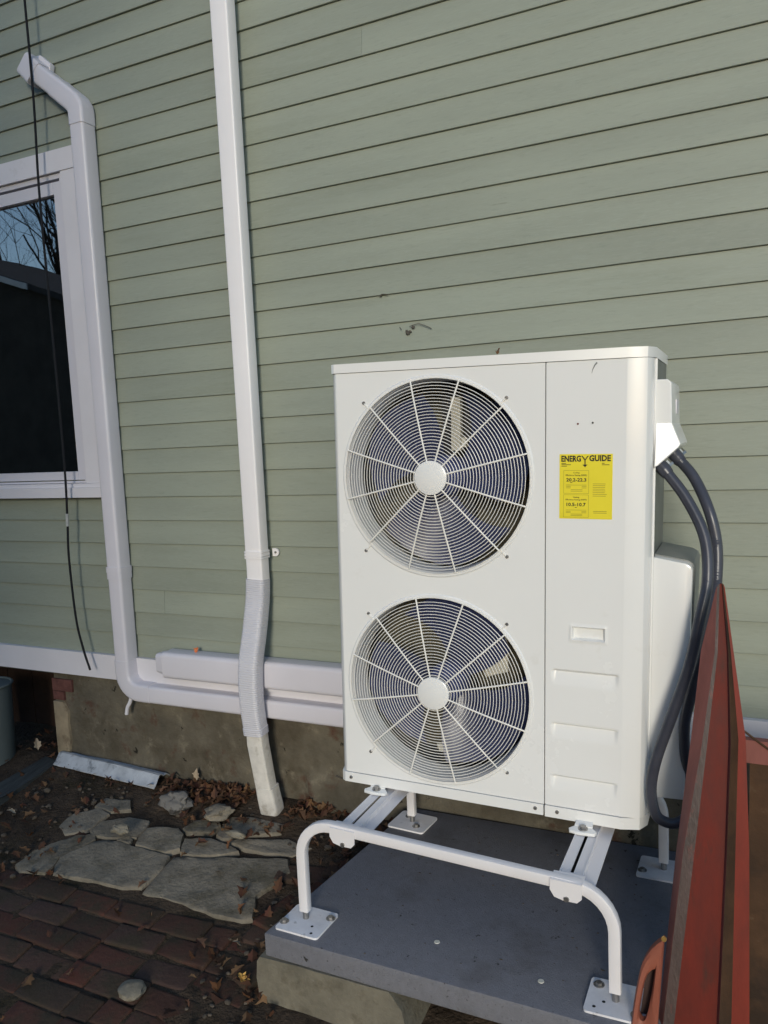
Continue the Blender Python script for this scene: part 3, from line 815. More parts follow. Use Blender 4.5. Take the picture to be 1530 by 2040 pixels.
text('Efficiency Rating (HSPF)', bcx, 0.9315, 0.0038, 0.058, bold=0.015)
text('10.5-10.7', bcx, 0.9155, 0.0090, 0.053, bold=0.03)
bm = nb()
def bar(bm, x0, x1, z, h=0.0011):
    flat(bm, [(x0, z), (x1, z), (x1, z + h), (x0, z + h)])
for x0, x1, z in ((0.712, 0.725, 1.0330), (0.712, 0.738, 1.0295), (0.712, 0.727, 1.0255), (0.822, 0.829, 1.0330), (0.822, 0.842, 1.0290),
                  (0.7365, 0.7425, 0.9800), (0.7495, 0.7550, 0.9110)): bar(bm, x0, x1, z, 0.0016)
obj('print', bm, M['ink'], lab, 0)
bm = nb()
rt = random.Random(5)
for z in (0.9735, 0.9695, 0.9655): bar(bm, 0.725, 0.738, z); bar(bm, 0.768, 0.781, z)
for z in (0.9735, 0.9040): bar(bm, 0.725, 0.781, z, 0.0008)
for z in (0.9605, 0.9565, 0.8925, 0.8885): bar(bm, 0.738, 0.770, z)
for z in (0.9000, 0.8965): bar(bm, 0.725, 0.738, z); bar(bm, 0.768, 0.781, z)
for k in range(8): bar(bm, 0.798, 0.836 - rt.uniform(0, 0.006), 0.9770 - k * 0.0048)
for z in (0.9010, 0.8965): bar(bm, 0.800, 0.836, z, 0.0013)
for x0, x1, z in ((0.718, 0.787, 1.0140), (0.718, 0.787, 0.9505), (0.718, 0.787, 0.9465), (0.718, 0.787, 0.8840)): bar(bm, x0, x1, z, 0.0007)
for x in (0.718, 0.7865):
    for z0, z1 in ((0.9505, 1.014), (0.884, 0.9465)): flat(bm, [(x, z0), (x + 0.0007, z0), (x + 0.0007, z1), (x, z1)])
obj('print', bm, M['inkfaint'], lab, 0)

# electrical box on the right side
bm = nb()
yb0, yb1 = 0.060, 0.345
top = [(0.9535, 1.256), (0.984, 1.256), (0.992, 1.247), (0.994, 1.139)]
# upper front (flat), lower front (flared toward the viewer), prism back
A = [bm.verts.new((x, yb0, z)) for x, z in ((0.9535, 1.256), (0.982, 1.256), (0.992, 1.246), (0.9955, 1.139), (0.9535, 1.139))]
def flare(x, z): return yb0 - 0.15 * (1.139 - z) + 0.26 * (x - 0.9535) * min(1, (1.139 - z) / 0.03)
Bv = [(1.0185, 1.082), (1.013, 1.073), (0.962, 1.024), (0.9535, 1.020)]
Bf = [bm.verts.new((x, flare(x, z), z)) for x, z in Bv]
bm.faces.new(A)
bm.faces.new([A[4], A[3]] + Bf)
loop = [A[0], A[1], A[2], A[3]] + Bf + [A[4]]
back = [bm.verts.new((v.co.x, yb1, v.co.z)) for v in loop]
for i in range(len(loop)):
    j = (i + 1) % len(loop)
    bm.faces.new((loop[i], loop[j], back[j], back[i]))
bm.faces.new(back[::-1]); fixn(bm)
eb = obj('wiring_box', bm, M['unit'], hp, 12, bev=0.003)
bm = nb(); box(bm, 0.9935, 0.9962, 0.20, 0.27, 1.165, 1.205)
obj('side_sticker', bm, M['trim'], eb, 0)
for cxl, czl, yl in ((0.972, 1.030, 0.12), (1.000, 1.058, 0.20)):
    bm = nb(); cyl(bm, (cxl, yl, czl), (0.66, 0.05, -0.75), 0.017, 0.018, 8); cyl(bm, (cxl + 0.008, yl, czl - 0.009), (0.66, 0.05, -0.75), 0.021, 0.007, 6); fixn(bm)
    obj('conduit_fitting', bm, M['metalfit'], eb, 30)
# valve cover below
bm = nb()
vc = [(0.9545, 0.772), (1.040, 0.757), (1.052, 0.750), (1.057, 0.738), (1.052, 0.086), (1.048, 0.078), (0.9545, 0.074)]
prism_y(bm, vc[::-1], 0.060, 0.340)
obj('valve_cover', bm, M['unit'], hp, 30, bev=0.006)
bm = nb(); prism_y(bm, [(0.9545, 0.776), (1.042, 0.761), (1.057, 0.752), (1.0625, 0.738), (1.060, 0.40), (1.0572, 0.40), (1.0572, 0.70), (0.98, 0.70), (0.9545, 0.70)][::-1], 0.095, 0.345)
obj('valve_cover_shade_back', bm, M['unit_dk'], hp, 30, bev=0.002)  # dark grey back; its top rim stands in for a shadow gap
# mounting feet
for fx, fy in ((0.127, -0.012), (0.786, -0.030)):
    bm = nb()
    a = [(-0.036, -0.022), (-0.040, -0.010), (-0.020, 0.012), (-0.018, 0.05), (0.018, 0.05), (0.020, 0.012), (0.040, -0.010), (0.036, -0.022), (0.012, -0.026), (-0.012, -0.026)]
    hexa(bm, [(fx + x, fy + y) for x, y in a[::-1]][::-1], -0.0205, -0.0085)
    pr_ = [(-0.026, 0.004), (0.026, 0.004), (0.022, 0.05), (-0.022, 0.05)]
    hexa(bm, [(fx + x, fy + y) for x, y in pr_], -0.010, -0.006)
    for v in bm.verts:
        if v.co.y > fy + 0.03: v.co.z += 0.010
        if v.co.z > -0.009 and v.co.y < fy + 0.0: v.co.z -= 0.003
    fixn(bm)
    ft = obj('mounting_foot', bm, M['unit'], hp, 40, bev=0.003)
    bm = nb(); cyl(bm, (fx, fy - 0.006, -0.0105), (0, 0, 1), 0.014, 0.003, 18); cyl(bm, (fx, fy - 0.006, -0.0075), (0, 0, 1), 0.0095, 0.007, 6); fixn(bm)
    obj('bolt', bm, M['bolt'], ft, 30)

# ------------------------------------------------------------------ two flexible conduits
def conduit(pts, label, name='conduit'):
    path = resample(spline(pts, 14), 0.0021)
    bm = nb()
    sweep(bm, path, circ(0.0148, 14), ref=(0.35, 1, 0.1), scales=[1.0 + (0.026 if i % 2 else -0.026) for i in range(len(path))])
    k = max(2, int(0.055 / 0.0021))
    sweep(bm, path[:k], circ(0.0190, 14), ref=(0.35, 1, 0.1), scales=[1.0] * (k - 8) + [1 - 0.02 * i for i in range(8)])
    fixn(bm)
    tag(obj(name, bm, M['conduit'], None, 40, loc=pts[-1]), label, 'conduit', 'conduits from the wiring box')
conduit([(-0.262, -0.368, 1.470), (-0.236, -0.372, 1.440), (-0.191, -0.40, 1.386), (-0.150, -0.44, 1.298), (-0.130, -0.45, 1.205), (-0.130, -0.47, 1.105), (-0.138, -0.50, 1.020), (-0.163, -0.52, 0.905), (-0.188, -0.52, 0.810), (-0.210, -0.49, 0.695), (-0.203, -0.46, 0.545), (-0.17, -0.44, 0.44), (-0.12, -0.42, 0.37)],
        'outer blue grey conduit, bulging furthest right and hanging straight down behind the red frame')
conduit([(-0.290, -0.452, 1.437), (-0.262, -0.458, 1.412), (-0.205, -0.475, 1.335), (-0.158, -0.50, 1.235), (-0.148, -0.53, 1.128), (-0.164, -0.555, 1.030), (-0.192, -0.56, 0.892), (-0.238, -0.56, 0.745), (-0.277, -0.55, 0.622), (-0.293, -0.54, 0.530), (-0.284, -0.53, 0.455), (-0.258, -0.52, 0.428), (-0.225, -0.51, 0.428), (-0.18, -0.49, 0.46)],
        'inner blue grey conduit, ending in a dark loop beside the bottom corner of the unit')

# ------------------------------------------------------------------ pad, block, stand
PADQ = [(-1.345, -0.946), (-0.20, -0.956), (-0.14, -0.030), (-1.262, -0.045)]
pad = thing('equipment_pad', 'dark blue grey composite pad lying under the white stand', 'pad', (-0.75, -0.5, 0.02))
bm = nb(); hexa(bm, PADQ, 0.018, 0.090)
bmesh.ops.subdivide_edges(bm, edges=bm.edges[:], cuts=3, use_grid_fill=True)
obj('slab', bm, M['pad'], pad, 35, bev=0.005)
for x, y, r in ((-0.852, -0.796, 0.0088), (-0.535, -0.849, 0.0088)):
    bm = nb(); cyl(bm, (x, y, 0.0885), (0, 0, 1), r, 0.0035, 18, r * 0.9); fixn(bm)
    obj('plug', bm, M['plug'], pad, 40)
bm = nb(); prism_y(bm, [(-1.372, -0.125), (-1.380, -0.06), (-1.372, 0.0), (-1.362, 0.0165), (-0.94, 0.0165), (-0.90, -0.03), (-0.88, -0.10), (-0.87, -0.16), (-1.34, -0.16)][::-1], -0.952, -0.52)
bmesh.ops.subdivide_edges(bm, edges=bm.edges[:], cuts=5, use_grid_fill=True)
for v in bm.verts: v.co += Vector((noise.noise(v.co * 9), noise.noise(v.co * 9 + Vector((5, 0, 0))), 0.4 * noise.noise(v.co * 8 + Vector((0, 7, 0))))) * 0.006
for v in bm.verts: v.co.z = min(v.co.z, 0.0172)
tag(obj('concrete_block', bm, M['block'], None, 50, loc=(-1.1, -0.75, -0.15)), 'rough olive concrete block propping up the left end of the dark pad', 'block')
bm = nb(); box(bm, -0.55, -0.16, -0.80, -0.45, -0.16, 0.0165)
tag(obj('concrete_block', bm, M['block'], None, 50, loc=(-0.35, -0.6, -0.15), bev=0.006), 'concrete block hidden in the dark under the right half of the pad', 'block')

stand = thing('unit_stand', 'white tubular steel stand carrying the heat pump on the dark pad', 'stand', (-0.77, -0.5, 0.09))
TP = rrect(0.030, 0.026, 0.0035, 2)
def bow(xl, yl, xr, yr, zl, zr, zb, rad):
    """U-shaped tube: leg, bend, bar, bend, leg"""
    def pt(t, z): return (xl + (xr - xl) * t, yl + (yr - yl) * t, z)
    w = xr - xl
    pts = [pt(0, zb), pt(0, zl - rad)]
    for i in range(1, 9):
        a = R(90.0 * i / 8); pts.append(pt((rad - rad * math.cos(a)) / w, zl - rad + rad * math.sin(a)))
    pts.append(pt(0.5, (zl + zr) / 2))
    for i in range(0, 8):
        a = R(90.0 * i / 8); pts.append(pt(1 - (rad - rad * math.sin(a)) / w, zr - rad + rad * math.cos(a)))
    pts += [pt(1, zr - rad), pt(1, zb)]
    return pts
bm = nb(); sweep(bm, bow(-1.262, -0.842, -0.341, -0.857, 0.408, 0.386, 0.122, 0.105), TP, ref=(0, 1, 0)); fixn(bm)
obj('front_leg_frame', bm, M['stand'], stand, 35)
bm = nb(); sweep(bm, bow(-1.207, -0.158, -0.303, -0.174, 0.402, 0.380, 0.122, 0.105), TP, ref=(0, 1, 0)); fixn(bm)
obj('rear_leg_frame', bm, M['stand'], stand, 35)
def plate(cx, cy, a, bolts, holes):
    rot = Matrix.Rotation(a, 3, 'Z')
    bm = nb()
    hexa(bm, [tuple((rot @ Vector((x, y, 0)) + Vector((cx, cy, 0)))[:2]) for x, y in rrect(0.148, 0.134, 0.010, 3)], 0.0905, 0.0965)
    p = obj('base_plate', bm, M['plate'], stand, 35, bev=0.001)
    for x, y in bolts:
        w = rot @ Vector((x, y, 0)) + Vector((cx, cy, 0.0965))
        bm = nb(); cyl(bm, w, (0, 0, 1), 0.0145, 0.002, 18); cyl(bm, w + Vector((0, 0, 0.002)), (0, 0, 1), 0.009, 0.006, 6); fixn(bm)
        obj('bolt', bm, M['bolt'], p, 30)
    for x, y in holes:
        w = rot @ Vector((x, y, 0)) + Vector((cx, cy, 0.0965))
        bm = nb(); cyl(bm, w - Vector((0, 0, 0.002)), (0, 0, 1), 0.0045, 0.0024, 10); fixn(bm)
        obj('bolt_hole', bm, M['hole'], p, 0)
    return p
LEGS = [(-1.262, -0.842), (-0.341, -0.857), (-1.207, -0.158), (-0.303, -0.174)]
plate(-1.252, -0.853, R(-1), [(-0.062, -0.030), (0.062, 0.036)], [(0.03, -0.02), (0.045, -0.05)])
plate(-0.338, -0.853, R(1), [(-0.052, 0.040), (0.052, -0.040)], [(-0.05, -0.045), (-0.03, -0.02)])
plate(-1.205, -0.160, R(-4), [(-0.030, 0.030), (0.030, -0.030)], [])
plate(-0.308, -0.176, R(0), [(-0.058, -0.030), (0.055, 0.035)], [])
for x, y in LEGS:
    bm = nb(); cyl(bm, (x, y, 0.0965), (0, 0, 1), 0.0095, 0.03, 12); fixn(bm)
    obj('leg_stud', bm, M['bolt'], stand, 40)
# two slotted rails running from front to back
for x, zt in ((-1.1105, 0.4005), (-0.4585, 0.3845)):
    ya, yb = -0.842, -0.150
    bm = nb()
    hw, sl = 0.0285, 0.0045
    box(bm, x - hw, x - sl, -0.815, -0.56, zt - 0.003, zt); box(bm, x + sl, x + hw, -0.815, -0.56, zt - 0.003, zt)
    box(bm, x - hw, x + hw, ya - 0.008, -0.800, zt - 0.0032, zt + 0.0002); box(bm, x - hw, x + hw, -0.575, yb, zt - 0.0032, zt + 0.0002)
    box(bm, x - hw - 0.003, x - hw, ya, yb, zt - 0.030, zt + 0.0035); box(bm, x + hw, x + hw + 0.003, ya, yb, zt - 0.012, zt + 0.0035)
    box(bm, x + hw + 0.003, x + hw + 0.036, -0.822, yb, zt - 0.014, zt - 0.011)
    for v in bm.verts: v.co.x += (v.co.y + 0.842) * -0.020
    rl = obj('mounting_rail', bm, M['stand'], stand, 30)
    bm = nb(); box(bm, x - 0.02, x + 0.02, -0.83, -0.55, zt - 0.022, zt - 0.020)
    obj('slot_shade_floor', bm, M['hole'], rl, 0)  # near-black sheet puts the shade of the slot into colour
    bm = nb()
    yk = -0.862 if x < -0.8 else -0.875
    zc = zt - 0.001
    prism_y(bm, [(x - 0.040, zc + 0.016), (x - 0.041, zc - 0.012), (x - 0.030, zc - 0.030), (x - 0.006, zc - 0.036), (x - 0.006, zc - 0.026), (x + 0.006, zc - 0.026), (x + 0.006, zc - 0.036), (x + 0.028, zc - 0.036), (x + 0.040, zc - 0.024), (x + 0.041, zc + 0.014)][::-1], yk, yk + 0.003)
    prism_y(bm, [(x - 0.040, zc + 0.0125), (x - 0.040, zc + 0.0165), (x + 0.041, zc + 0.0145), (x + 0.041, zc + 0.0105)][::-1], yk + 0.003, yk + 0.045)
    cl = obj('rail_clamp', bm, M['stand'], stand, 30)
    bm = nb(); cyl(bm, (x + 0.002, yk + 0.002, zc - 0.030), (0, -1, 0), 0.007, 0.006, 8); fixn(bm)
    obj('bolt', bm, M['bolt'], cl, 30)

# ------------------------------------------------------------------ red steel frame leaning at the right, with its orange grip
redf = thing('red_steel_frame', 'worn red steel hand cart frame standing upright at the right edge', 'cart frame', (-0.1, -0.95, -0.14))
LV = [[(-0.122, -0.648, 1.120), (-0.118, -0.650, 1.131), (-0.112, -0.650, 1.137), (-0.108, -0.650, 1.138), (-0.106, -0.650, 1.138), (-0.104, -0.650, 1.136), (-0.101, -0.650, 1.128)],
      [(-0.154, -0.689, 0.970), (-0.121, -0.689, 0.972), (-0.114, -0.689, 0.972), (-0.093, -0.689, 0.974), (-0.090, -0.689, 0.974), (-0.085, -0.689, 0.975), (-0.079, -0.689, 0.975)],
      [(-0.174, -0.740, 0.755), (-0.146, -0.740, 0.756), (-0.134, -0.740, 0.757), (-0.087, -0.740, 0.763), (-0.081, -0.740, 0.764), (-0.065, -0.740, 0.766), (-0.049, -0.740, 0.768)],
      [(-0.203, -0.803, 0.489), (-0.185, -0.803, 0.492), (-0.159, -0.803, 0.498), (-0.091, -0.803, 0.511), (-0.086, -0.803, 0.512), (-0.068, -0.803, 0.515), (-0.038, -0.803, 0.521)],
      [(-0.235, -0.900, 0.095), (-0.222, -0.900, 0.099), (-0.197, -0.900, 0.106), (-0.103, -0.900, 0.134), (-0.097, -0.900, 0.136), (-0.071, -0.900, 0.144), (-0.033, -0.900, 0.155)],
      [(-0.262, -0.968, -0.180), (-0.249, -0.968, -0.180), (-0.219, -0.968, -0.180), (-0.113, -0.968, -0.180), (-0.107, -0.968, -0.180), (-0.076, -0.968, -0.180), (-0.029, -0.968, -0.180)]]
DEP = [0.030, 0.0, 0.002, 0.012, -0.004, 0.022, 0.024]      # fold depth of each line of the section
def strip(name, i, j, mat):
    bm = nb()
    rows = []
    for k, lv in enumerate(LV):
        w = min(1.0, 0.25 + 0.75 * k / 2.0)
        rows.append([bm.verts.new((lv[c][0], lv[c][1] + DEP[c] * w, lv[c][2])) for c in (i, j)])
    for a, b in zip(rows, rows[1:]): bm.faces.new((b[0], b[1], a[1], a[0]))
    fixn(bm)
    for f_ in bm.faces:
        if f_.normal.y > 0: f_.normal_flip()
    r = bmesh.ops.extrude_face_region(bm, geom=bm.faces[:])
    for v in [v for v in r['geom'] if isinstance(v, bmesh.types.BMVert)]: v.co.y += 0.003
    fixn(bm)
    return obj(name, bm, M[mat], redf, 30)
strip('left_flange', 0, 1, 'redpale')
strip('worn_edge', 1, 2, 'wornedge')
strip('web', 2, 3, 'red')
strip('ridge', 3, 4, 'redpale')
strip('inner_fold', 4, 5, 'rust')
strip('right_flange', 5, 6, 'red2')
bm = nb(); box(bm, -0.062, 0.34, -0.705, -0.680, 0.704, 0.762)
obj('cross_rail', bm, M['redpale'], redf, bev=0.004)
bm = nb(); tube(bm, [(-0.060, -0.708, 0.790), (0.10, -0.708, 0.674)], 0.0028, 8); fixn(bm)
obj('brace_rod', bm, M['rust'], redf)
bm = nb()
nxg, nzg = 12, 24
g = [[bm.verts.new((-0.040 + 0.36 * i / nxg, -0.692 - 0.18 * (1 - k / nzg) + 0.006 * noise.noise(Vector((i * 0.5, k * 0.4, 3))), -0.15 + 0.855 * k / nzg)) for i in range(nxg + 1)] for k in range(nzg + 1)]
for k in range(nzg):
    for i in range(nxg): bm.faces.new((g[k][i], g[k][i + 1], g[k + 1][i + 1], g[k + 1][i]))
r = bmesh.ops.extrude_face_region(bm, geom=bm.faces[:])
for v in [v for v in r['geom'] if isinstance(v, bmesh.types.BMVert)]: v.co.y += 0.004
fixn(bm)
obj('rusty_panel', bm, M['rust'], redf, 40)
# orange D grip
bm = nb()
outer = spline([(-0.2190, 0, 0.316), (-0.236, 0, 0.300), (-0.254, 0, 0.276), (-0.271, 0, 0.238), (-0.283, 0, 0.180), (-0.292, 0, 0.110), (-0.296, 0, 0.040), (-0.286, 0, -0.020), (-0.262, 0, -0.050), (-0.240, 0, -0.040), (-0.236, 0, 0.05), (-0.228, 0, 0.18)], 4)
inner = spline([(-0.2335, 0, 0.258), (-0.243, 0, 0.252), (-0.254, 0, 0.238), (-0.263, 0, 0.215), (-0.270, 0, 0.180), (-0.278, 0, 0.130), (-0.281, 0, 0.100), (-0.274, 0, 0.085), (-0.263, 0, 0.090), (-0.255, 0, 0.115), (-0.247, 0, 0.160), (-0.239, 0, 0.215)], 4)
ic = Vector((-0.258, 0, 0.172))
inner = [ic + (p - ic) * 0.78 for p in inner]
m_ = len(outer)
def ring_(pts, y, k=1.0):
    return [bm.verts.new((p.x, y - 0.10 * (0.15 - p.z), p.z)) for p in pts]
lo = [ring_(outer, -0.893), ring_(outer, -0.915), ring_([a.lerp(b, 0.25) for a, b in zip(outer, inner)], -0.920), ring_([a.lerp(b, 0.8) for a, b in zip(outer, inner)], -0.918), ring_(inner, -0.912), ring_(inner, -0.893)]
for r0, r1 in zip(lo, lo[1:] + lo[:1]):
    for a in range(m_): bm.faces.new((r0[a], r0[(a + 1) % m_], r1[(a + 1) % m_], r1[a]))
fixn(bm)
obj('orange_grip', bm, M['orange'], redf, 40)
bm = nb(); prism_y(bm, [(-0.279, 0.09), (-0.262, 0.09), (-0.245, 0.155), (-0.236, 0.255), (-0.262, 0.215)][::-1], -0.880, -0.874)
obj('grip_plate', bm, M['wornedge'], redf, 40)
bm = nb(); cyl(bm, (-0.2185, -0.902, 0.322), (0, -1, 0), 0.0062, 0.005, 10); fixn(bm)
obj('brass_screw', bm, M['brass'], redf, 40)

# ------------------------------------------------------------------ brick paving
pav = bpy.data.objects.new('brick_paving', None); C.objects.link(pav); tag(pav, kind='structure')
def brick_mesh(seed):
    bm = nb()
    box(bm, -0.1045, 0.1045, -0.0455, 0.0455, -0.03, 0.03)
    bmesh.ops.bevel(bm, geom=[e for e in bm.edges], offset=0.010, segments=3, affect='EDGES', profile=0.6)
    for v in bm.verts:
        n_ = Vector((noise.noise(v.co * 22 + Vector((seed * 3.7, 0, 0))), noise.noise(v.co * 22 + Vector((0, seed * 5.1, 0))), 0.5 * noise.noise(v.co * 16 + Vector((0, 0, seed * 2.3)))))
        v.co += n_ * 0.007
    me = bpy.data.meshes.new('brick'); bm.to_mesh(me); bm.free(); me.materials.append(M['brick'])
    me.polygons.foreach_set('use_smooth', [True] * len(me.polygons))
    return me
BMS = [brick_mesh(i + 1) for i in range(9)]
rk = random.Random(11)
def inpoly(x, y, poly):
    c = False
    for (x1, y1), (x2, y2) in zip(poly, poly[1:] + poly[:1]):
        if (y1 > y) != (y2 > y) and x < (x2 - x1) * (y - y1) / (y2 - y1) + x1: c = not c
    return c
FLAGS = [
  [(-2.696, -0.705), (-2.696, -0.62), (-2.611, -0.481), (-2.531, -0.457), (-2.515, -0.485), (-2.562, -0.622), (-2.54, -0.70), (-2.65, -0.728)],
  [(-2.526, -0.655), (-2.545, -0.615), (-2.495, -0.498), (-2.447, -0.470), (-2.137, -0.482), (-2.108, -0.544), (-2.115, -0.654), (-2.182, -0.679), (-2.318, -0.683), (-2.49, -0.70)],
  [(-2.320, -0.421), (-2.332, -0.357), (-2.213, -0.320), (-2.158, -0.350), (-2.120, -0.421), (-2.152, -0.458), (-2.302, -0.457)],
  [(-2.09, -0.475), (-2.036, -0.465), (-1.874, -0.419), (-1.652, -0.371), (-1.605, -0.433), (-1.657, -0.57), (-1.602, -0.663), (-1.634, -0.686), (-1.743, -0.688), (-1.946, -0.676), (-2.062, -0.668), (-2.068, -0.633)],
  [(-2.113, -0.400), (-2.127, -0.364), (-2.027, -0.329), (-1.930, -0.346), (-1.872, -0.370), (-1.919, -0.402), (-2.033, -0.439), (-2.085, -0.438)],
  [(-1.925, -0.332), (-1.906, -0.309), (-1.718, -0.245), (-1.61, -0.262), (-1.653, -0.325), (-1.758, -0.340), (-1.847, -0.341)],
  [(-2.183, -0.305), (-2.168, -0.249), (-2.096, -0.202), (-2.045, -0.246), (-2.053, -0.298), (-2.152, -0.323)],
  [(-2.02, -0.243), (-2.032, -0.178), (-1.901, -0.163), (-1.793, -0.173), (-1.776, -0.217), (-1.864, -0.262), (-1.975, -0.318), (-2.012, -0.300)],
  [(-2.567, -0.437), (-2.569, -0.374), (-2.483, -0.312), (-2.378, -0.306), (-2.357, -0.353), (-2.348, -0.413), (-2.463, -0.452), (-2.534, -0.458)],
  [(-2.737, -0.450), (-2.757, -0.366), (-2.666, -0.300), (-2.590, -0.320), (-2.592, -0.435), (-2.668, -0.482)],
  [(-2.695, -0.283), (-2.700, -0.218), (-2.577, -0.203), (-2.523, -0.257), (-2.596, -0.301)],
  [(-2.413, -0.455), (-2.383, -0.418), (-2.345, -0.433), (-2.340, -0.458)]]
for k in range(16):
    yc = -0.770 - 0.0945 * k
    x = -3.1 - rk.uniform(0, 0.21)
    while x < -0.55:
        half = rk.random() < 0.14
        w = (0.104 if half else 0.211) + rk.uniform(-0.004, 0.006)
        xc, x = x + w / 2, x + w
        y = yc + rk.uniform(-0.006, 0.006)
        if any(inpoly(xc + a, y + 0.01, f_) for f_ in FLAGS for a in (-0.04, 0.04)): continue
        if xc < -2.72 and k < 2: continue
        if y > -1.0 and xc > -1.46: continue
        o = bpy.data.objects.new('brick', BMS[rk.randrange(9)])
        C.objects.link(o); o.parent = pav
        o.location = (xc, y, gz(xc, y) - 0.033 + rk.uniform(-0.005, 0.005))
        o.rotation_euler = (rk.uniform(-0.04, 0.04) + (0.13 if y > -1.45 else 0.0), rk.uniform(-0.035, 0.035), rk.uniform(-0.03, 0.03))
        if half: o.scale.x = 0.49
# a few bricks set on the strip between the flags and the pad
for x, y, a in ((-1.52, -0.60, 1.4), (-1.45, -0.48, 1.5), (-1.47, -0.72, 0.1), (-1.43, -0.83, 1.2), (-1.55, -0.40, 0.3), (-1.42, -0.30, 1.5)):
    o = bpy.data.objects.new('brick', BMS[rk.randrange(9)])
    C.objects.link(o); o.parent = pav
    o.location = (x, y, gz(x, y) - 0.028); o.rotation_euler = (0.1, 0.03, a)

# ------------------------------------------------------------------ flagstones
fpv = bpy.data.objects.new('flagstone_paving', None); C.objects.link(fpv); tag(fpv, kind='structure')
rf = random.Random(21)
for n_, poly in enumerate(FLAGS):
    cx = sum(p[0] for p in poly) / len(poly); cy = sum(p[1] for p in poly) / len(poly)
    # refine and roughen the outline
    pts = []
    for a, b in zip(poly, poly[1:] + poly[:1]):
        d = math.hypot(b[0] - a[0], b[1] - a[1]); m = max(2, int(d / 0.02))
        for i in range(m):
            t = i / m
            x, y = a[0] + (b[0] - a[0]) * t, a[1] + (b[1] - a[1]) * t
            pts.append((x + 0.007 * noise.noise(Vector((x * 14, y * 14, n_))), y + 0.007 * noise.noise(Vector((x * 14, y * 14, n_ + 9)))))
    h = 0.002 if n_ not in (2, 6, 7) else 0.006
    tx, ty = rf.uniform(-0.03, 0.03), rf.uniform(-0.03, 0.03)
    bm = nb()
    rings = []
    for s, dz_ in ((1.10, -0.05), (1.082, -0.012), (1.072, -0.003), (1.055, 0.001), (0.92, 0.002), (0.7, 0.002), (0.45, 0.001), (0.2, 0.0)):
        ring = []
        for x, y in pts:
            xx, yy = cx + (x - cx) * s, cy + (y - cy) * s
            z = gz(xx, yy) + h + dz_ + tx * (xx - cx) + ty * (yy - cy)
            if s < 1.06: z += 0.004 * noise.noise(Vector((xx * 12, yy * 12, n_))) + 0.0030 * noise.noise(Vector((xx * 40, yy * 40, n_)))
            ring.append(bm.verts.new((xx, yy, z)))
        rings.append(ring)
    m = len(pts)
    for r0, r1 in zip(rings, rings[1:]):
        for i in range(m): bm.faces.new((r0[i], r0[(i + 1) % m], r1[(i + 1) % m], r1[i]))
    bm.faces.new(rings[-1])
    fixn(bm)
    o = obj('stone', bm, M['flag'], None, 50, loc=(cx, cy, gz(cx, cy))); o.parent = fpv

# ------------------------------------------------------------------ loose stones, leaves and scraps
def stone(name, label, c, r, seed, mat, sub=3, jag=0.35, cat='stone', group=None):
    bm = nb(); rock(bm, c, r[0], r[1], r[2], seed, sub, jag); fixn(bm)
    return tag(obj(name, bm, M[mat], None, 40, loc=(c[0], c[1], c[2] - r[2])), label, cat, group)
stone('loose_rock', 'pitted grey rock lying beside the end of the metal scrap', (-2.315, -0.195, 0.010), (0.075, 0.055, 0.040), 3, 'greystone', jag=0.55)
stone('loose_stone', 'pale round stone set among the bricks near the bottom edge', (-1.771, -1.067, -0.128), (0.045, 0.042, 0.022), 5, 'palestone', jag=0.25)
stone('loose_stone', 'knobbly tan stone on the edge of the flagstone nearest the downspout', (-1.900, -0.335, 0.004), (0.040, 0.016, 0.012), 8, 'palestone', jag=0.5)
stone('loose_stone', 'small tan rock wedged at the back of the large left flagstone', (-2.395, -0.450, -0.012), (0.042, 0.02, 0.018), 9, 'palestone', jag=0.5)
stone('loose_stone', 'rough dark rock beside the foot of the downspout', (-2.075, -0.215, 0.012), (0.06, 0.05, 0.026), 12, 'flag', jag=0.5)
bm = nb()
rs = random.Random(31)
for i in range(190):
    t = rs.random()
    if t < 0.45: x, y = rs.uniform(-3.15, -2.6), rs.uniform(-0.9, -0.12)
    elif t < 0.75: x, y = rs.uniform(-1.62, -1.36), rs.uniform(-1.1, -0.1)
    else: x, y = rs.uniform(-2.7, -1.4), rs.uniform(-0.3, -0.03)
    s = rs.uniform(0.003, 0.011) * (1.4 if rs.random() < 0.12 else 1)
    rock(bm, (x, y, gz(x, y) + s * 0.2), s * rs.uniform(0.8, 1.5), s, s * 0.7, i * 0.37, 1, 0.5)
fixn(bm)
for i in range(70):
    x, y = rs.uniform(-1.28, -0.22), rs.uniform(-0.92, -0.08)
    s = rs.uniform(0.0012, 0.0036)
    rock(bm, (x, y, 0.0902), s * rs.uniform(0.8, 2.0), s, s * 0.6, i * 0.71, 1, 0.5)
fixn(bm)
tag(obj('rubble', bm, M['rubble'], None, 50), kind='stuff')

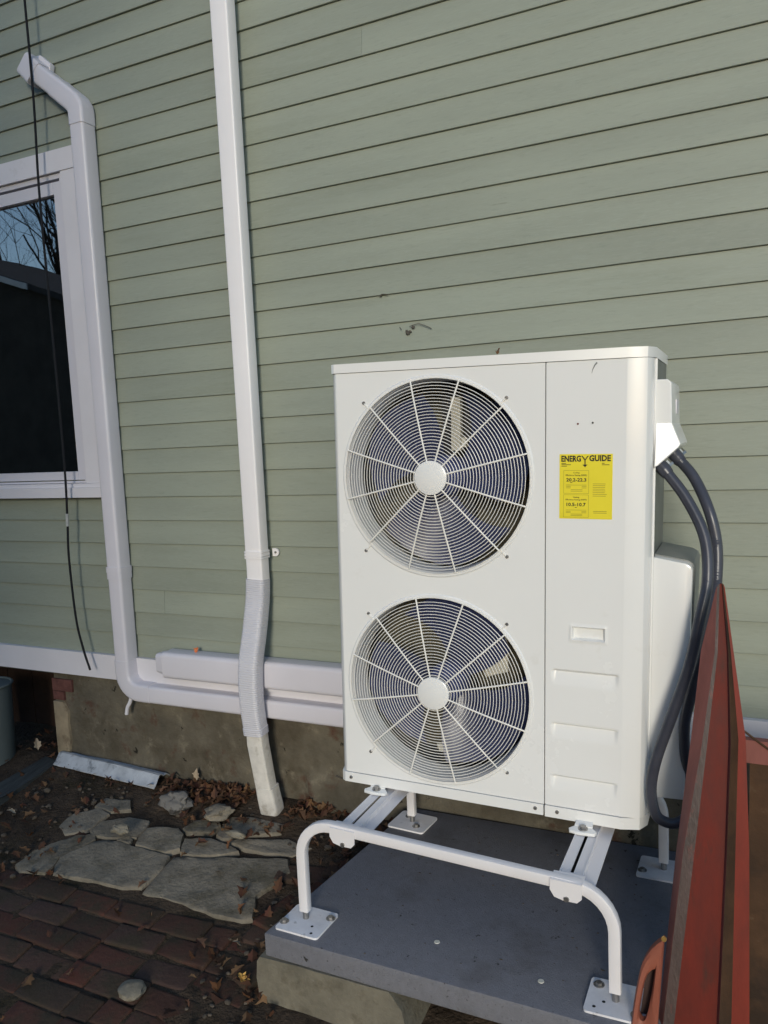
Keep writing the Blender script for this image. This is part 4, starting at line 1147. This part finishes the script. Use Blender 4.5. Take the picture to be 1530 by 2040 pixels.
def leafgeo(bm, c, s, rot, tilt, curl, rnd_):
    """a curled, lobed dry leaf"""
    A = [(0, -0.55), (0.18, -0.32), (0.42, -0.22), (0.30, 0.0), (0.48, 0.2), (0.22, 0.28), (0.10, 0.62), (0, 0.75)]
    L_ = [(-x * rnd_.uniform(0.7, 1.1), y) for x, y in A]
    Rr_ = [(x * rnd_.uniform(0.7, 1.1), y) for x, y in A]
    mt = Matrix.Translation(c) @ Matrix.Rotation(rot, 4, 'Z') @ Matrix.Rotation(tilt, 4, 'X')
    def v3(x, y): return mt @ Vector((x * s, y * s, (curl * abs(x) * 1.3 + 0.25 * curl * math.sin(y * 4)) * s))
    mid = [bm.verts.new(v3(0, y)) for _, y in A]
    for side_ in (L_, Rr_):
        ring = [bm.verts.new(v3(x, y)) for x, y in side_[1:-1]]
        seq = [mid[0]] + ring + [mid[-1]]
        for i in range(len(A) - 1):
            quad = [mid[i], mid[i + 1], seq[i + 1], seq[i]]
            q_ = []
            for v in quad:
                if v not in q_: q_.append(v)
            if len(q_) >= 3:
                try: bm.faces.new(q_)
                except ValueError: pass
bm = nb()
rl_ = random.Random(41)
for i in range(820):
    t = rl_.random()
    if t < 0.50:
        x = rl_.gauss(-2.12, 0.22); y = -abs(rl_.gauss(0.0, 0.10)) - 0.01
    elif t < 0.68: x, y = rl_.uniform(-1.85, -0.6), -abs(rl_.gauss(0.0, 0.05)) - 0.012
    elif t < 0.88: x, y = rl_.uniform(-3.6, -2.55), rl_.uniform(-0.85, 0.25)
    elif t < 0.95: x, y = rl_.uniform(-1.62, -1.36), rl_.uniform(-1.1, -0.1)
    else: x, y = rl_.uniform(-2.6, -1.0), rl_.uniform(-1.6, -0.2)
    if y < -0.02 and -1.30 < x < -0.16 and y > -0.94 and y < -0.045: continue
    if -2.03 < x < -1.80 and y > -0.19: continue
    s = rl_.uniform(0.016, 0.050)
    pile = 0.030 if (t < 0.5 and y > -0.16) else 0.006
    leafgeo(bm, (x, min(y, -0.02) if x > -3.2 else y, gz(x, y) + 0.012 + rl_.uniform(0, pile)), s, rl_.uniform(0, 6.28), rl_.gauss(0, 0.55), rl_.uniform(-0.5, 0.8), rl_)
tag(obj('leaf_litter', bm, M['leaf'], None, 60), kind='stuff')

def one_leaf(label, c, s, rot, tilt, mat, seed, pile=1):
    bm = nb(); r0 = random.Random(seed)
    for i in range(pile): leafgeo(bm, (c[0] + r0.uniform(-s, s) * 0.7 * (i > 0), c[1] + r0.uniform(-s, s) * 0.5 * (i > 0), c[2] + 0.004 * i), s * (1 if i == 0 else 0.7), rot + i * 1.9, tilt, 0.5, r0)
    tag(obj('fallen_leaf', bm, M[mat], None, 60, loc=c), label, 'leaf')
one_leaf('crumpled yellow leaf on the bricks near the corner of the pad', (-1.452, -0.925, -0.100), 0.036, 1.2, 0.2, 'yleaf', 3, 3)
one_leaf('small orange leaf caught on top of the wide white duct', (-2.268, -0.045, 0.646), 0.028, 0.3, 0.5, 'oleaf', 4)
one_leaf('pale curled leaf on dark ground between bricks and pad', (-1.56, -0.80, -0.088), 0.028, 2.2, 0.5, 'pleaf', 5)
one_leaf('pale tan leaf standing against the foundation near the metal scrap', (-2.33, -0.030, 0.060), 0.042, 0.2, 1.25, 'pleaf', 6)
one_leaf('tan leaf in the dark bay left of the foundation', (-3.40, 0.02, 0.045), 0.05, 1.0, 0.9, 'pleaf', 7)
one_leaf('whitish leaf on the dark soil at the left edge', (-3.02, -0.46, -0.035), 0.035, 2.0, 0.2, 'pleaf', 8)

one_leaf('crumb of dry leaf lying on the front edge of the white lid', (-0.700, -0.553, 1.760), 0.014, 0.4, 0.6, 'leaf', 9, 3)
# metal scrap: a bent length of old gutter
bm = nb()
a0, a1 = Vector((-3.175, -0.022, 0.040)), Vector((-2.515, -0.052, 0.030))
prof = [(0.062, -0.016), (0.036, 0.006), (0.012, 0.004), (-0.004, 0.020), (-0.018, 0.020), (-0.046, -0.016), (-0.060, -0.026)]
rows = []
for i in range(15):
    t = i / 14.0
    p = a0.lerp(a1, t)
    rows.append([bm.verts.new((p.x + 0.10 * u * (-1 if t > 0.9 else 0.3), p.y + u * 1.05, p.z + v + 0.003 * noise.noise(Vector((t * 6, u * 30, 0))))) for u, v in prof])
for r0, r1 in zip(rows, rows[1:]):
    for j in range(len(prof) - 1): bm.faces.new((r0[j], r1[j], r1[j + 1], r0[j + 1]))
r = bmesh.ops.extrude_face_region(bm, geom=bm.faces[:])
for v in [v for v in r['geom'] if isinstance(v, bmesh.types.BMVert)]: v.co.z -= 0.003
fixn(bm)
tag(obj('gutter_scrap', bm, M['galv'], None, 30, loc=(-2.85, -0.04, 0.0)), 'short length of pitted pale aluminium gutter on the ground by the foundation', 'metal scrap')

# dark timber edging and the grey-green bucket in the bay
bm = nb(); hexa(bm, [(-3.36, -0.75), (-3.175, -0.72), (-3.185, -0.04), (-3.30, -0.02)], -0.15, 0.004)
bmesh.ops.subdivide_edges(bm, edges=bm.edges[:], cuts=4, use_grid_fill=True)
for v in bm.verts:
    if v.co.z > 0: v.co.z += gz(0, v.co.y) + 0.010 + 0.004 * noise.noise(v.co * 8)
tag(obj('timber_edging', bm, M['timber'], None, 40, loc=(-3.26, -0.4, -0.1)), 'dark weathered timber lying on the soil at the far left', 'timber')
bk = thing('bucket', 'grey green plastic bucket half out of frame at the left edge', 'bucket', (-3.60, -0.10, -0.03))
bm = nb()
sweep(bm, [(-3.60, -0.10, -0.04), (-3.60, -0.10, 0.0), (-3.60, -0.10, 0.38)], circ(0.115, 32), ref=(0, 1, 0), scales=[1, 1.02, 1.12]); fixn(bm)
obj('body', bm, M['bucket'], bk, 40)
bm = nb()
sweep(bm, [(-3.60 + 0.131 * math.cos(i * math.pi / 18), -0.10 + 0.131 * math.sin(i * math.pi / 18), 0.38) for i in range(36)], circ(0.007, 8), ref=(0, 0, 1), closed=True); fixn(bm)
obj('rim', bm, M['bucket'], bk, 60)

# wisps of old cobweb and grime stuck to the siding
def wisps(label, strands, blobs, loc):
    bm = nb()
    for s_ in strands: tube(bm, spline([(x, -0.004, z) for x, z in s_], 4), 0.0014, 5)
    for i, (x, z, r) in enumerate(blobs): rock(bm, (x, -0.001, z), r, 0.004, r * 0.8, i + 2.5, 2, 0.7)
    fixn(bm)
    tag(obj('cobweb', bm, M['web'], None, 60, loc=loc), label, 'cobweb')
wisps('brown cobweb wisps hanging under a clapboard above the heat pump', [[(-1.165, 1.948), (-1.185, 1.945), (-1.205, 1.940)], [(-1.165, 1.946), (-1.14, 1.936), (-1.118, 1.924)], [(-1.245, 1.942), (-1.238, 1.932)]], [(-1.2135, 1.917, 0.008), (-1.205, 1.922, 0.006), (-1.192, 1.936, 0.007), (-1.218, 1.925, 0.005)], (-1.2, -0.004, 1.93))
wisps('thin dark curl stuck on the siding left of the cobweb wisps', [[(-1.325, 2.062), (-1.312, 2.068), (-1.295, 2.066), (-1.287, 2.064)]], [(-1.318, 2.064, 0.004)], (-1.3, -0.004, 2.065))

# ------------------------------------------------------------------ what stands behind the photographer (garage and trees mirrored; house unseen, added to block sun)
gar = thing('neighbour_garage', 'low dark gabled garage mirrored in the window glass', 'building', (-17, -11, -0.19))
bm = nb(); prism_y(bm, [(-29.4, -0.2), (-8.6, -0.2), (-8.6, 3.10), (-19.0, 6.72), (-29.4, 3.10)], -9.5, -14.0); obj('wall', bm, M['darkhouse'], gar, 0)
bm = nb(); prism_y(bm, [(-19.0, 6.73), (-8.2, 2.97), (-8.2, 3.09), (-19.0, 6.86), (-29.8, 3.09), (-29.8, 2.97)], -9.30, -14.2); obj('roof', bm, M['roof'], gar, 0)
bm = nb(); prism_y(bm, [(-19.0, 6.72), (-13.7, 4.875), (-13.7, 4.995), (-19.0, 6.84)], -9.27, -9.295); obj('fascia', bm, M['fascia'], gar, 0)
nh = thing('sun_blocking_house', 'unseen dark gable house added behind the camera to block the sun', 'house', (-3.7, -11, -0.19))  # added out of view to keep sun off the left of the wall
bm = nb(); box(bm, -8.3, 0.4, -15, -9.8, -0.2, 5.0)
obj('wall', bm, M['darkhouse'], nh, 0)
bm = nb()
v = [bm.verts.new(p) for p in ((-8.6, -9.5, 5.0), (0.7, -9.5, 5.0), (0.7, -15.3, 5.0), (-8.6, -15.3, 5.0), (-8.6, -12.4, 9.4), (0.7, -12.4, 9.4))]
for f_ in ((0, 1, 5, 4), (3, 4, 5, 2), (1, 2, 5), (0, 4, 3), (0, 3, 2, 1)): bm.faces.new([v[i] for i in f_])
fixn(bm)
obj('roof', bm, M['roof'], nh, 0)
for x in (-7.0, -4.4, -1.8):
    bm = nb(); box(bm, x, x + 1.0, -9.79, -9.76, 2.4, 3.9); w_ = obj('window', bm, M['fascia'], nh, 0)
    bm = nb(); box(bm, x + 0.08, x + 0.92, -9.755, -9.745, 2.48, 3.82); obj('pane', bm, M['inside'], w_, 0)

def bare_tree(x, y, h, lean, seed, label):
    rt_ = random.Random(seed)
    t_ = thing('bare_tree', label, 'tree', (x, y, -0.19), 'bare trees behind the photographer')
    trunk, twigs = nb(), nb()
    def grow(p, d, ln, r, lev):
        pts = [p.copy()]; dd = d.copy()
        n_ = 5
        for i in range(n_):
            dd = (dd + Vector((rt_.gauss(0, 0.14), rt_.gauss(0, 0.14), rt_.gauss(0.03, 0.08)))).normalized()
            p = p + dd * (ln / n_); pts.append(p.copy())
        tgt = trunk if lev == 0 else twigs
        tube(tgt, pts, r, 6 if lev < 2 else 4, ref=(0.3, 0.9, 0.2), scales=[1 - 0.55 * i / n_ for i in range(n_ + 1)], caps=False)
        if lev >= 4: return
        for i in range([7, 6, 5, 3][lev]):
            k = rt_.randint(1 if lev else 2, n_)
            nd = (dd + Vector((rt_.gauss(0, 0.75), rt_.gauss(0, 0.75), rt_.gauss(0.15, 0.45)))).normalized()
            grow(pts[k], nd, ln * rt_.uniform(0.40, 0.62), r * rt_.uniform(0.28, 0.42), lev + 1)
    grow(Vector((x, y, -0.2)), Vector(lean).normalized(), h, 0.15, 0)
    obj('trunk', trunk, M['bark'], t_, 60); obj('crown', twigs, M['bark'], t_, 60)
bare_tree(-19.6, -16.2, 8.6, (-0.10, 0.0, 1), 3, 'bare dark tree mirrored at the right of the window glass')
bare_tree(-22.6, -16.8, 9.0, (0.14, 0.0, 1), 8, 'leaning bare tree mirrored at the left of the window glass')
bare_tree(-21.0, -18.5, 9.6, (0.03, 0.0, 1), 15, 'slender bare tree mirrored between the two nearer trees')
